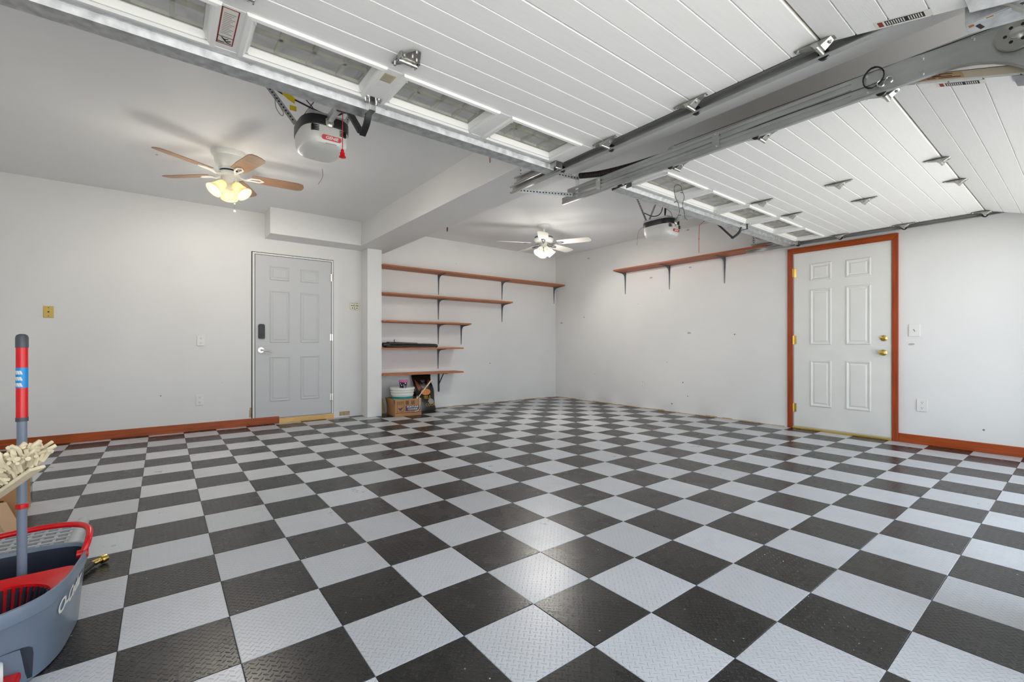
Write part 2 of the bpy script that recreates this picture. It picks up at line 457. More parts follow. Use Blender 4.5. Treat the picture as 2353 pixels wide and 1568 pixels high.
struct(MB().box(XL-.12, XR+.12, YB, YB+.12, 0, 2.75).build('wall_back', 'paint_wall'), 'white painted back wall with scuffs and nail holes')
struct(MB().box(XR, XR+.12, YF, YB, 0, 2.75).build('wall_right', 'paint_wall'), 'white painted side wall with the white door')
struct(MB().box(XL-.12, XL, YF, YB, 0, 2.75).build('wall_left', 'paint_wall'))
OPZ = 2.13
wf = MB()
for x0, x1, z0, z1 in ((XL-.12, LD0, 0, 2.75), (LD1, RD0, 0, 2.75), (RD1, XR+.12, 0, 2.75), (LD0, LD1, OPZ, 2.75), (RD0, RD1, OPZ, 2.75)):
    wf.box(x0, x1, YF-.15, YF, z0, z1)
struct(wf.build('wall_front', 'paint_wall'))
struct(MB().box(XL-.12, BX0+.1, YF-.15, YB+.12, HL, 2.80).box(BX0+.1, XR+.12, YF-.15, YB+.12, HR, 2.80).build('ceiling', 'paint_ceiling'), 'pale grey-white painted ceiling')
struct(MB().box(BX0, BX1, YF, YB, BZ, 2.70).build('ceiling_beam', 'paint_wall', bevel=.004), 'boxed white ceiling beam running to the column')
struct(MB().box(-.10, BX0, 4.95, YB, BZ, 2.64).build('soffit', 'paint_wall', bevel=.004), 'white boxed soffit above the grey door')
struct(MB().box(1.10, 1.30, 5.06, YB, 0, BZ).build('column', 'paint_wall', bevel=.003), 'white square column under the beam')
struct(MB().box(-30, 30, -26, YF-.17, -.2, -.03).build('driveway', 'concrete'), 'concrete driveway outside the garage')

# baseboards
struct(MB().box(XL, .055, YB-.018, YB, 0, .088).build('baseboard_back', 'stain_wood_x', bevel=.003), 'reddish brown wooden baseboard along back wall')
struct(MB().box(.056, .722, YB-.024, YB, 0, .060).build('trim_1', 'pine_wood', bevel=.003), 'raw pine strip under the grey door')
struct(MB().box(XR-.018, XR, YF, .232, 0, .088).build('baseboard_right', 'stain_wood_y', bevel=.003), 'reddish brown wooden baseboard right of white door')
struct(MB().box(XL, XL+.018, YF, YB-.018, 0, .088).build('baseboard_left', 'stain_wood_y', bevel=.003), 'reddish brown wooden baseboard on the left wall')
# ragged bare edge of the plaster where the baseboard is missing
ed = MB(); y = 1.3
while y < 5.25:
    L = random.uniform(.06, .22); h = random.uniform(.006, .020)
    ed.box(XR-.003, XR, y, min(y+L, 5.29), 0, h); y += L
struct(ed.build('trim_2', 'raw_gypsum'), 'ragged unfinished bottom edge of the side wall')
ed = MB(); x = 2.2
while x < 4.75:
    L = random.uniform(.06, .25); h = random.uniform(.004, .014)
    ed.box(x, min(x+L, 4.8), YB-.003, YB, 0, h); x += L
ed.box(.80, .94, YB-.002, YB, .02, .075)
struct(ed.build('trim_3', 'raw_gypsum'), 'ragged unfinished bottom edge of the back wall')
ed = MB()
for z in (.10, .13, .16, .19): ed.box(-.262+random.uniform(-.01, .005), -.243, YB-.002, YB, z, z+.03)
struct(ed.build('trim_4', 'raw_gypsum'), 'chipped plaster beside the grey door')

# ------------------------------------------------------------------ doors
PSTEP = [(0, 0), (.005, .0075), (.012, .0075), (.022, .0005), (.032, .0005), (.040, .005)]
def back(u, v, d): return (u, YB-d, v)
def right(u, v, d): return (XR-d, u, v)
d1 = root('door_1', (.24, YB, .07)); struct(d1, 'pale grey six-panel door with black keypad lock')
MB().box(-.207, .690, YB-.010, YB-.001, .070, 2.095).build('slab', 'paint_grey_door', d1, bevel=.002)
for q in ((-.236, -.213, .066, 2.100), (.696, .718, .066, 2.100), (-.236, .718, 2.100, 2.120)): MB().box(q[0], q[1], YB-.012, YB-.001, q[2], q[3]).build('door_jamb', 'paint_white', d1, bevel=.002)
MB().box(-.246, .724, YB-.003, YB-.0005, .066, 2.128).build('shadow_gap', 'dark_gap', d1)
for u0, u1, v0, v1 in ((-.048, .176, 1.794, 1.968), (.307, .530, 1.796, 1.965), (-.048, .181, 1.014, 1.664), (.307, .536, 1.015, 1.660), (-.048, .186, .278, .840), (.309, .540, .281, .845)):
    MB().rings(lambda a, b, d: back(a, b, d+.0101), u0, u1, v0, v1, PSTEP).build('raised_panel', 'paint_grey_door', d1, fix=False)
for z in (1.887, 1.087, .288):
    h = MB().cyl((.694, YB-.017, z-.045), (.694, YB-.017, z+.045), .007, 10)
    h.box(.676, .712, YB-.013, YB-.010, z-.045, z+.045); h.build('hinge', 'nickel', d1)
kp = MB().prism([(-.174, 1.07), (-.166, 1.062), (-.112, 1.062), (-.104, 1.07), (-.104, 1.226), (-.114, 1.240), (-.164, 1.240), (-.174, 1.226)], back, .0101, .034).build('keypad_lock', 'black_plastic', d1, bevel=.004)
MB().cyl((-.139, YB-.034, 1.105), (-.139, YB-.044, 1.105), .018, 20).box(-.143, -.135, YB-.054, YB-.043, 1.09, 1.12).build('thumb_turn', 'black_plastic', kp)
lv = MB().cyl((-.144, YB-.0101, .921), (-.144, YB-.020, .921), .034, 28).build('lever_rose', 'nickel', d1, smooth=True)
MB().tube([(-.144, YB-.018, .921), (-.144, YB-.058, .921), (-.125, YB-.066, .920), (-.085, YB-.066, .912), (-.045, YB-.064, .902), (-.030, YB-.064, .906)], [.012, .011, .010, .008, .008, .006], 10).build('lever', 'nickel', lv, smooth=True)

d2 = root('door_2', (XR, .745, 0)); struct(d2, 'white six-panel door with brown wooden casing and brass knob')
MB().box(XR-.012, XR-.001, .289, 1.192, .030, 2.046).build('slab', 'paint_white_door', d2, bevel=.002)
def casing(poly): return MB().prism(poly, lambda a, b, d: right(a, b, d), .0005, .024).build('casing', 'stain_wood', d2, bevel=.003)
casing([(1.258, 0), (1.258, 2.122), (1.202, 2.058), (1.202, 0)])
casing([(.231, 0), (.231, 2.122), (.281, 2.058), (.281, 0)])
MB().prism([(1.258, 2.122), (.231, 2.122), (.281, 2.058), (1.202, 2.058)], right, .0005, .024).build('casing', 'stain_wood_y', d2, bevel=.003)
MB().box(XR-.006, XR-.0005, .281, 1.202, .0, 2.058).build('door_stop', 'paint_white', d2)
MB().box(XR-.030, XR-.0005, .283, 1.200, .0, .022).build('threshold', 'plate_brass', d2, bevel=.004)
for u0, u1, v0, v1 in ((.811, 1.021, 1.721, 1.918), (.454, .677, 1.721, 1.912), (.811, 1.021, .985, 1.622), (.454, .677, .985, 1.625), (.811, 1.021, .277, .809), (.454, .677, .278, .809)):
    MB().rings(lambda a, b, d: right(a, b, d+.0121), u0, u1, v0, v1, [(0, 0), (.006, .010), (.015, .010), (.026, .0005), (.036, .0005), (.046, .007)]).build('raised_panel', 'paint_white_door', d2, fix=False)
for z in (1.834, 1.042, .245):
    h = MB().cyl((XR-.022, 1.197, z-.05), (XR-.022, 1.197, z+.05), .007, 10); h.box(XR-.014, XR-.011, 1.165, 1.196, z-.05, z+.05)
    h.build('hinge', 'brass', d2)
def mx_axis(d): return Vector((0, 0, 1)).rotation_difference(Vector(d)).to_matrix()
RXm = mx_axis((-1, 0, 0))
MB().lathe([(.032, 0), (.032, .004), (.026, .009), (.014, .012), (.012, .030), (.022, .036), (.029, .048), (.029, .058), (.020, .068), (.004, .070)], 28, (XR-.012, .352, .902), RXm).build('door_knob', 'brass', d2, smooth=True)
db = MB().lathe([(.031, 0), (.031, .005), (.024, .012), (.010, .014)], 28, (XR-.012, .348, 1.052), RXm).build('deadbolt', 'brass', d2, smooth=True)
MB().obox((XR-.034, .348, 1.052), (.010, 0, 0), (0, .020, .004), (0, -.001, .006)).build('thumb_turn', 'brass', db, bevel=.002)

# ------------------------------------------------------------------ garage doors
ZD = 2.14
def hinge(mb_cb, X, Y, Z, parent, tilt=0., end=0, big=True):
    # stamped steel hinge hanging below a joint between two sections
    r = MB(); w = .022
    def P(a, b, t): return (X+t, Y+a, Z+b)
    prof = [(-.088, -.001), (-.088, -.005), (-.045, -.013), (-.014, -.034), (.006, -.036), (.026, -.016), (.050, -.011), (.084, -.005), (.084, -.001)]
    n = len(prof)
    wid = {0: .008, 1: .008, 2: .018, 3: .024, 4: .024, 5: .024, 6: .020, 7: .009, 8: .009}
    vs = [P(a, b, -wid[i]) for i, (a, b) in enumerate(prof)]+[P(a, b, wid[i]) for i, (a, b) in enumerate(prof)]
    r.add(vs, [tuple(range(n)), tuple(range(2*n-1, n-1, -1))]+[(i, n+i, n+(i+1) % n, (i+1) % n) for i in range(n)])
    h = r.build('hinge', 'hinge_steel', parent, bevel=.0015, seg=1)
    MB().cyl((X-.034, Y, Z-.034), (X+.034, Y, Z-.034), .0085, 12).build('barrel', 'hinge_steel', h, smooth=True)
    bo = MB()
    for yy, zz in ((-.074, -.007), (.072, -.007), (-.036, -.020)): bo.cyl((X, Y+yy, Z+zz+.004), (X, Y+yy, Z+zz-.006), .0055, 8)
    bo.build('bolt', 'bolt_steel', h)
    if end:
        MB().cyl((X+end*.02, Y+.004, Z-.026), (X+end*.060, Y+.004, Z-.026), .005, 8).build('roller_stem', 'bolt_steel', h)
        MB().lathe([(.010, -.006), (.021, -.005), (.021, .005), (.010, .006)], 18, (X+end*.064, Y+.004, Z-.026), mx_axis((1, 0, 0))).build('roller', 'black_plastic', h, smooth=True)
    return h
def plate_hinge(X, Y, Z, parent):
    # wide hinge with two splayed leaves, seen from below
    r = MB(); t = .0025
    f = lambda a, b, d: (X+a, Y+b, Z-d)
    h = MB().prism([(-.036, -.004), (.038, -.004), (.044, -.030), (.020, -.085), (.006, -.090), (-.004, -.084), (-.034, -.030)], f, .012, .016).build('hinge', 'hinge_steel', parent, bevel=.001, seg=1)
    MB().prism([(-.040, .002), (.040, .002), (.038, .022), (-.006, .030), (-.030, .058), (-.046, .052), (-.044, .010)], f, .010, .014).build('leaf', 'hinge_steel', h, bevel=.001, seg=1)
    MB().cyl((X-.038, Y, Z-.022), (X+.042, Y, Z-.022), .009, 14).build('barrel', 'nickel', h, smooth=True)
    MB().box(X-.040, X-.036, Y-.03, Y+.02, Z-.026, Z).box(X+.040, X+.044, Y-.03, Y+.02, Z-.026, Z).build('cheek', 'hinge_steel', h)
    bo = MB()
    for a, b in ((.006, -.074), (-.026, -.028), (.028, -.028), (.004, -.04), (-.034, .044), (.026, .014)): bo.cyl((X+a, Y+b, Z-.010), (X+a, Y+b, Z-.022), .0062, 8)
    bo.build('bolt', 'bolt_steel', h)
    return h
def garage_door(X0, X1, lead, joints, tilt, label, nwin0, left):
    D = thing('garage_door', ((X0+X1)/2, (lead+joints[2])/2, ZD), label, 'garage door', 'raised overhead garage doors')
    SEC = .533; PW = SEC/5
    # section with windows
    y1 = lead; y0 = joints[0]+.0015
    s = MB(); ya, yb = y0+.118, y0+.380
    WX = [X0+.10+.586*k+.008 for k in range(5)]; WW = .490
    s.box(X0, X1, y0, ya, ZD+.010, ZD+.045).box(X0, X1, yb, y1, ZD+.010, ZD+.045)
    ed = [X0]+[v for wx in WX for v in (wx, wx+WW)]+[X1]
    for k in range(0, len(ed), 2): s.box(ed[k], ed[k+1], ya, yb, ZD+.010, ZD+.045)
    S1 = s.build('window_section', 'frame_white', D)
    for q in ((X0, X1, y0, ya), (X0, X1, yb, y1)): MB().box(*q, ZD+.045, ZD+.048).build('outer_skin', 'door_brown', S1)
    for k in range(0, len(ed), 2): MB().box(ed[k], ed[k+1], ya, yb, ZD+.045, ZD+.048).build('outer_skin', 'door_brown', S1)
    def plank(x0, x1, a, b, par, zf=None, nm='plank'):
        g = .0035; f = zf or (lambda x, yy, d: (x, yy, ZD-d))
        rows = [[f(x0, a, -.010), f(x1, a, -.010), f(x1, b, -.010), f(x0, b, -.010)],
                [f(x0, a+.0006, -.0045), f(x1, a+.0006, -.0045), f(x1, b-.0006, -.0045), f(x0, b-.0006, -.0045)],
                [f(x0, a+g, 0), f(x1, a+g, 0), f(x1, b-g, 0), f(x0, b-g, 0)]]
        return MB().loft(rows, False, True).build(nm, 'door_vinyl', par, fix=False)
    plank(X0, X1, y0, y0+.112, S1)
    for k in range(0, len(ed), 2): plank(ed[k]-.01 if k else X0, ed[k+1]+.01 if k < 10 else X1, y0+.112, yb+.008, S1, nm='stile')
    plank(X0, X1, yb+.008, y1, S1, nm='rail')
    for k, wx in enumerate(WX):
        fr = MB(); f = lambda a, b, d: (a, b, ZD-d)
        o0 = .012
        rr = []
        for ins, d in ((-o0, 0), (-o0+.003, .011), (.006, .013), (.014, .005), (.020, .004), (.026, -.018), (.030, -.024)):
            rr.append([f(wx+ins, ya+ins, d), f(wx+WW-ins, ya+ins, d), f(wx+WW-ins, yb-ins, d), f(wx+ins, yb-ins, d)])
        fr.loft(rr, False, False)
        F = fr.build('window_frame', 'frame_white', S1, fix=False)
        MB().box(wx+.024, wx+WW-.024, ya+.024, yb-.024, ZD+.0215, ZD+.0245).build('pane', 'pane_glass', S1)
        mu = MB(); zz = (ZD+.030, ZD+.044)
        mu.box(wx+.02, wx+WW-.02, (ya+yb)/2-.008, (ya+yb)/2+.008, *zz)
        for q in (1, 2, 3): xx = wx+WW*q/4; mu.box(xx-.008, xx+.008, ya+.02, yb-.02, *zz)
        for q in (ya+.014, yb-.03): mu.box(wx+.02, wx+WW-.02, q, q+.016, *zz)
        for q in (wx+.014, wx+WW-.03): mu.box(q, q+.016, ya+.02, yb-.02, *zz)
        mu.build('muntin_grid', 'muntin_beige', S1)
        sc_ = MB()
        for xx in (wx+.02, wx+WW-.02):
            for yy in (ya+.03, yb-.03): sc_.cyl((xx, yy, ZD-.003), (xx, yy, ZD-.0075), .004, 8)
        sc_.build('screw', 'plastic_white', S1)
    # stiffening strut along the leading edge
    st = MB(); a, b = y1-.098, y1-.006
    pr = [(a-.012, ZD-.0006), (a, ZD-.0006), (a+.006, ZD-.030), (b-.010, ZD-.034), (b, ZD-.002), (b, ZD-.040)]
    st.sheet([[(x, yy, zz) for yy, zz in pr[:4]]+[(x, b-.004, ZD-.002)] for x in (X0+.015, X1-.012)])
    ST = st.build('strut', 'galvanized', D, solid=.002)
    bo = MB(); x = X0+.15
    while x < X1: bo.cyl((x, a-.006, ZD), (x, a-.006, ZD-.007), .006, 8); x += .586
    bo.build('strut_bolt', 'bolt_steel', D)
    # flat sections
    secs = []
    for k in (0, 1):
        ya_, yb_ = joints[k+1]+.0015, joints[k]-.0015
        S = MB().box(X0, X1, ya_, yb_, ZD+.010, ZD+.045).build('door_section', 'stile_beige', D)
        MB().box(X0, X1, ya_, yb_, ZD+.045, ZD+.048).build('outer_skin', 'door_brown', S)
        pw = (yb_-ya_)/5
        for q in range(5): plank(X0+.002, X1-.002, ya_+q*pw, ya_+(q+1)*pw, S)
    # tilted bottom section
    ct, stn = math.cos(tilt), math.sin(tilt); J = joints[2]-.006
    def fz(x, s_, d): return (x, J-s_*ct+(-d)*0-d*stn*1.0*(-1)*(-1), ZD-s_*stn-d*ct)
    S = MB()
    vs = [fz(x, s_, d) for d in (-.010, -.045) for x, s_ in ((X0, 0), (X1, 0), (X1, SEC), (X0, SEC))]
    S.add(vs, [(0, 1, 2, 3), (7, 6, 5, 4), (0, 4, 5, 1), (1, 5, 6, 2), (2, 6, 7, 3), (3, 7, 4, 0)])
    S4 = S.build('door_section', 'stile_beige', D)
    MB().prism([(X0, 0), (X1, 0), (X1, SEC), (X0, SEC)], fz, -.045, -.048).build('outer_skin', 'door_brown', S4)
    for q in range(5): plank(X0+.002, X1-.002, q*PW, (q+1)*PW, S4, lambda x, s_, d: fz(x, s_, d))
    # joints between sections show as a dark seam
    mid = (X0+X1)/2
    for k, yj in enumerate(joints):
        for xm in (mid-.293, mid+.293): (plate_hinge if left else (lambda *q: hinge(None, *q)))(xm, yj, ZD, D)
        hinge(None, X1-.030, yj, ZD, D, end=1); hinge(None, X0+.030, yj, ZD, D, end=-1)
    # top roller brackets
    for sgn, xx in ((1, X1-.03), (-1, X0+.03)):
        tb = MB().box(xx-.03, xx+.03, y1-.17, y1-.10, ZD-.004, ZD-.001).box(xx-.03, xx-.026, y1-.16, y1-.11, ZD-.034, ZD-.001).box(xx+.026, xx+.03, y1-.16, y1-.11, ZD-.034, ZD-.001).build('top_bracket', 'hinge_steel', D)
        MB().cyl((xx, y1-.13, ZD-.026), (xx+sgn*.060, y1-.13, ZD-.026), .005, 8).build('roller_stem', 'bolt_steel', tb)
        MB().lathe([(.010, -.006), (.021, -.005), (.021, .005), (.010, .006)], 18, (xx+sgn*.064, y1-.13, ZD-.026), mx_axis((1, 0, 0))).build('roller', 'black_plastic', tb, smooth=True)
    # bracket for the opener arm
    bx = mid+.293
    br = MB()
    for q in (-.016, .014): br.box(bx+q, bx+q+.003, y1-.150, y1-.070, ZD-.055, ZD-.001)
    br.box(bx-.035, bx+.035, y1-.175, y1-.120, ZD-.004, ZD-.001)
    BR = br.build('arm_bracket', 'bolt_steel', D)
    bo = MB()
    for q in (-.026, .026):
        for yy in (-.165, -.13): bo.cyl((bx+q, y1+yy, ZD-.002), (bx+q, y1+yy, ZD-.014), .006, 8)
    bo.build('bolt', 'bolt_steel', BR)
    # warning decal on the bottom section
    xe = X1-.052 if left else X0+.012
    lab = lambda a, b, d: fz(xe+a, .17+b, .0008+d)
    P = MB().prism([(0, 0), (.042, 0), (.042, .155), (0, .155)], lab, 0, .0006).build('decal', 'sticker_white', S4)
    MB().prism([(.004, .030), (.038, .030), (.038, .135), (.004, .135)], lab, .0007, .0010).build('decal_black', 'print_black', S4)
    MB().prism([(.004, .010), (.038, .010), (.038, .024), (.004, .024)], lab, .0007, .0010).build('decal_red', 'print_red', S4)
    tx = MB(); q = .034
    while q < .13:
        tx.prism([(.008, q), (.034, q), (.034, q+.003), (.008, q+.003)], lab, .0011, .0013); q += .0065 if abs(q-.08) > .004 else .014
    tx.build('decal_text', 'sticker_white', S4)
    return D, S1, S4, fz
GDL, S1L, S4L, fzL = garage_door(LD0, LD1, 1.246, (.713, .188, -.345), R(13.3), 'white overhead garage door nearest the camera, with a galvanized strut and red-bordered warning sticker', 5, True)
GDR, S1R, S4R, fzR = garage_door(RD0, RD1, 1.185, (.652, .131, -.410), R(18.4), 'white overhead garage door above the brown-cased white door, beyond the twin tracks', 5, False)
# stickers of the near door
f = lambda a, b, d: (a, b, ZD-.0008-d)
MB().prism([(-.944, .838), (-.890, .838), (-.890, 1.066), (-.944, 1.066)], f, 0, .0006).build('warning_sticker', 'sticker_white', S1L)
bo = MB()
for a0, a1, b0, b1 in ((-.944, -.940, .838, 1.066), (-.894, -.890, .838, 1.066), (-.944, -.890, .838, .842), (-.944, -.890, 1.062, 1.066)): bo.prism([(a0, b0), (a1, b0), (a1, b1), (a0, b1)], f, .0007, .0010)
bo.build('sticker_border', 'print_red', S1L)
tx = MB()
for k in range(13):
    b0 = .868+k*.0105; tx.prism([(-.935, b0), (-.899-.006*((k*7) % 3), b0), (-.899-.006*((k*7) % 3), b0+.0035), (-.935, b0+.0035)], f, .0007, .0010)
tx.build('sticker_text', 'print_grey', S1L)
tx = MB()
for poly in ([(-.944, 1.016), (-.890, 1.016), (-.890, 1.019), (-.944, 1.019)], [(-.940, 1.052), (-.918, 1.052), (-.918, 1.057), (-.940, 1.057)], [(-.932, 1.022), (-.927, 1.022), (-.910, 1.046), (-.916, 1.049)], [(-.926, 1.032), (-.908, 1.026), (-.907, 1.030), (-.922, 1.037)], [(-.914, 1.044), (-.900, 1.034), (-.897, 1.038), (-.910, 1.049)], [(-.914, 1.050), (-.896, 1.052), (-.897, 1.057), (-.914, 1.055)]):
    tx.prism(poly, f, .0007, .0011)
tx.build('sticker_pictogram', 'print_black', S1L)
MB().prism([(-.358, .864), (-.304, .864), (-.304, .928), (-.358, .928)], f, 0, .0006).build('rating_sticker', 'sticker_tan', S1L)
tx = MB()
for k in range(6): tx.prism([(-.350, .872+k*.007), (-.312, .872+k*.007), (-.312, .8745+k*.007), (-.350, .8745+k*.007)], f, .0007, .0010)
tx.prism([(-.352, .918), (-.310, .918), (-.310, .923), (-.352, .923)], f, .0007, .0010)
tx.build('sticker_text', 'print_grey', S1L)
# printed end stile of the far door
fe = lambda a, b, d: Vector(fzR(RD0-.0006-d, a, -b))
MB().prism([(.05, .014), (.27, .014), (.27, .042), (.05, .042)], fe, 0, .0004).build('stile_label', 'cardboard_light', S4R)
tx = MB()
for b0, segs in ((.036, ((.16, .19), (.195, .24))), (.030, ((.155, .20),)), (.025, ((.17, .235),)), (.018, ((.152, .18), (.19, .26))), (.031, ((.09, .13),)), (.022, ((.07, .12),))):
    for a0, a1 in segs: tx.prism([(a0, b0), (a1, b0), (a1, b0+.0035), (a0, b0+.0035)], fe, .0005, .0008)
tx.build('stile_text', 'print_brown', S4R)
# galvanized corner bracket low on each bottom section
def corner_bracket(S4, fz, x0, x1, s0, s1, m='galvanized'):
    g = lambda a, b, d: fz(a, b, d)
    b = MB().prism([(x0, s0), (x1, s0), (x1, s1), (x0, s1)], g, .001, .004).build('corner_bracket', m, S4, bevel=.001)
    MB().prism([(x0, s0), (x0+.003, s0), (x0+.003, s1), (x0, s1)], g, .004, .05).build('bracket_flange', m, b)
    bo = MB()
    for q in (.25, .75):
        p = Vector(g(x0+.45*(x1-x0), s0+q*(s1-s0), .003)); p2 = Vector(g(x0+.45*(x1-x0), s0+q*(s1-s0), .012)); bo.cyl(p, p2, .008, 8)
    bo.build('bolt', 'bolt_steel', b)
corner_bracket(S4R, fzR, RD0+.002, RD0+.06, .40, .52)
corner_bracket(S4L, fzL, LD1-.055, LD1+.004, .405, .53)

# ------------------------------------------------------------------ tracks
def track(label, Xw, s, ytop, ylow, shelf_z=2.131, joint=None, hang=None):
    # s = direction the channel opens; two stacked channels, the lower one curving down at the front
    D = thing('garage_door_track', (Xw, .4, shelf_z-.03), label, 'track', 'galvanized garage door tracks')
    prof = [(.021, .014), (.026, .017), (.027, .021), (.024, .0255), (.004, .0255), (0, .022), (0, .006), (.004, .003), (.004, -.003), (0, -.006), (0, -.022), (.004, -.0255), (.024, -.0255), (.027, -.021), (.026, -.017), (.021, -.014)]
    path = []
    for k in range(9): path.append((ylow+(-.60-ylow)*k/8, shelf_z, 0))
    for k in range(1, 11):
        a = PI/2*k/10; path.append((-.60-.36*math.sin(a), shelf_z-.36*(1-math.cos(a)), a))
    path.append((-.96, .08, PI/2))
    def row(p):
        y, z, a = p
        return [(Xw+s*pa, y-pb*math.sin(a)*1.0, z+pb*math.cos(a)) for pa, pb in prof]
    MB().sheet([row(p) for p in path]).build('lower_channel', 'track_steel', D, smooth=True, solid=.002, fix=False)
    zu = shelf_z+.054
    MB().sheet([row((y, zu, 0)) for y in (ytop, .9, .2, -.5, -.88)]).build('upper_channel', 'track_steel', D, smooth=True, solid=.002, fix=False)
    # joining plates
    for y in (1.24, .35, -.42):
        if y > ytop-.1: continue
        p = MB().box(Xw-s*.0035, Xw-s*.0015, y-.022, y+.022, shelf_z-.018, zu+.020).build('joint_plate', 'track_steel', D)
        bo = MB()
        for zz in (shelf_z-.004, zu+.006): bo.cyl((Xw-s*.003, y, zz), (Xw-s*.010, y, zz), .006, 8)
        bo.build('bolt', 'bolt_steel', p)
    return D
TL = track('double galvanized track holding the right edge of the nearest garage door', .962, -1, 1.62, 1.67)
TM = track('double galvanized track with the dark spring above it, left of the far garage door', 1.424, 1, 1.56, 1.62)
TR = track('double galvanized track along the side wall over the white door', 4.602, -1, 1.58, 1.64)
# horn plate closing the bend of the middle track
pl = [(-.30, 2.112), (-.30, 2.205), (-.86, 2.205), (-.95, 2.16), (-.95, 1.80)]
for k in range(0, 11): a = PI/2*(1-k/10); pl.append((-.60-.335*math.sin(a), 2.106-.335*(1-math.cos(a))))
MB().prism(pl, lambda a, b, d: (1.4215-d, a, b), 0, .002).build('horn_plate', 'track_steel', TM)
bo = MB()
for y, z in ((-.36, 2.19), (-.36, 2.125), (-.55, 2.185), (-.55, 2.12), (-.70, 2.185)): bo.cyl((1.4195, y, z), (1.411, y, z), .007, 8)
bo.build('bolt', 'bolt_steel', TM)
# galvanised hanger of the near track at the header: bent plate with slot and rust
hb = thing('track_hanger', (.98, -.80, 2.0), 'rust-flecked galvanized bracket at the upper right corner', 'bracket')
MB().prism([(.945, -.735), (1.01, -.735), (1.05, -.86), (.985, -.90), (.945, -.84)], lambda a, b, d: (a, b, 2.010+.45*(b+.735)*0-d), 0, .003).build('plate', 'galvanized', hb, bevel=.001)
MB().prism([(-.735, 2.010), (-.735, 2.085), (-.90, 2.13), (-.90, 2.010)], lambda a, b, d: (.945-d, a, b), 0, .003).build('flange', 'galvanized', hb, bevel=.001)
MB().obox((.985, -.765, 2.0065), (.016, -.004, 0), (.002, .005, 0), (0, 0, .0008)).build('slot', 'dark_gap', hb)
MB().obox((.960, -.748, 2.0065), (.006, 0, 0), (0, .006, 0), (0, 0, .0006)).obox((.9475, -.79, 2.0065), (.002, 0, 0), (0, .008, 0), (0, 0, .0006)).build('rust_spot', 'rust', hb)
# perforated steel: links between the track ends and hangers to the ceiling
def perforated(name, p, q, wd, parent, up, label=None, holes=True, n=None):
    p = Vector(p); q = Vector(q); x = (q-p).normalized(); y = Vector(up).cross(x).normalized(); z = x.cross(y)
    b = MB().obox((p+q)/2, (q-p)/2, y*wd/2, z*.0012)
    o = b.build(name, 'galvanized', parent)
    if holes:
        L = (q-p).length; k = int(L/.026); h = MB()
        for i in range(k):
            c = p+x*(.013+i*.026); h.obox(c, x*.006, y*.0045, z*.0016)
        h.build('holes', 'dark_gap', o)
    return o
LK = thing('track_link', (1.2, 1.62, 2.12), 'perforated galvanized strap linking the two track ends under the beam', 'strap')
perforated('lower_strap', (.965, 1.63, 2.125), (1.425, 1.50, 2.150), .030, LK, (0, 1, 0))
perforated('upper_strap', (1.10, 1.52, 2.268), (1.43, 1.44, 2.262), .028, LK, (0, 1, 0))
perforated('upright', (1.425, 1.455, 2.125), (1.425, 1.455, 2.30), .030, LK, (1, 0, 0), holes=False)
perforated('hanger', (.985, 1.60, 2.15), (.985, 1.60, 2.30), .032, LK, (1, 0, .01))
HS = thing('track_hanger', (4.62, 1.56, 2.15), 'perforated galvanized hanger at the end of the side wall track', 'bracket')
perforated('strap', (4.605, 1.56, 2.17), (4.605, 1.56, 2.655), .034, HS, (1, .3, 0))
perforated('tie', (4.605, 1.56, 2.30), (4.82, 1.56, 2.30), .03, HS, (0, 0, 1), holes=False)

# extension spring, pulleys, cable
SP = thing('extension_spring', (1.45, 1.1, 2.2), 'dark coiled extension spring sagging beside the middle track', 'spring')
axis = catmull([(1.452, 1.45, 2.290), (1.45, 1.25, 2.246), (1.45, 1.0, 2.216), (1.45, .74, 2.199)], 40, False)
turns = 78; N_ = turns*12; hel = []
for i in range(N_+1):
    t = i/N_*(len(axis)-1); k = min(int(t), len(axis)-2); p = axis[k].lerp(axis[k+1], t-k); d = (axis[k+1]-axis[k]).normalized()
    u = Vector((1, 0, 0)); v = d.cross(u).normalized(); a = 2*PI*turns*i/N_
    hel.append(p+(u*math.cos(a)+v*math.sin(a))*.0185)
MB().tube(hel, .0042, 6).build('coil', 'spring_steel', SP, smooth=True, fix=False)
MB().tube([axis[0]+Vector((0, 0, .012)), axis[0]+Vector((0, .03, .014)), axis[0]+Vector((0, .045, 0)), axis[0]+Vector((0, .03, -.014))], .004, 8).tube([axis[-1]+Vector((0, 0, .010)), axis[-1]+Vector((0, -.02, .010)), axis[-1]+Vector((0, -.03, -.004)), axis[-1]+Vector((0, -.012, -.012))], .004, 8).build('hook', 'spring_steel', SP, smooth=True)
def pulley(c, r, label, cat='pulley'):
    P = thing('pulley', c, label, cat, 'cable pulleys')
    MB().lathe([(r*.3, -.004), (r*.62, -.004), (r*.75, -.007), (r, -.0075), (r, -.0055), (r*.88, 0), (r, .0055), (r, .0075), (r*.75, .007), (r*.62, .004), (r*.3, .004)], 36, c, mx_axis((-1, 0, 0))).build('wheel', 'hinge_steel', P, smooth=True)
    MB().lathe([(r*.34, -.010), (r*.34, .010), (r*.2, .012), (.001, .014)], 24, c, mx_axis((-1, 0, 0))).build('hub', 'bolt_steel', P, smooth=True)
    h = MB()
    for k in range(6):
        a = k*PI/3; cc = Vector(c)+Vector((-.0042, r*.52*math.cos(a), r*.52*math.sin(a))); h.cyl(cc, cc+Vector((-.0006, 0, 0)), r*.10, 10)
    h.build('holes', 'dark_gap', P)
    return P
PU = pulley((1.45, .647, 2.196), .042, 'small steel pulley at the end of the dark spring')
f_ = MB()
for dx in (-.011, .009): f_.box(1.45+dx, 1.45+dx+.002, .635, .735, 2.190, 2.204)
f_.build('fork', 'nickel', PU)
PU2 = pulley((1.405, -.815, 2.135), .058, 'large steel pulley wheel on the front bend of the middle track')
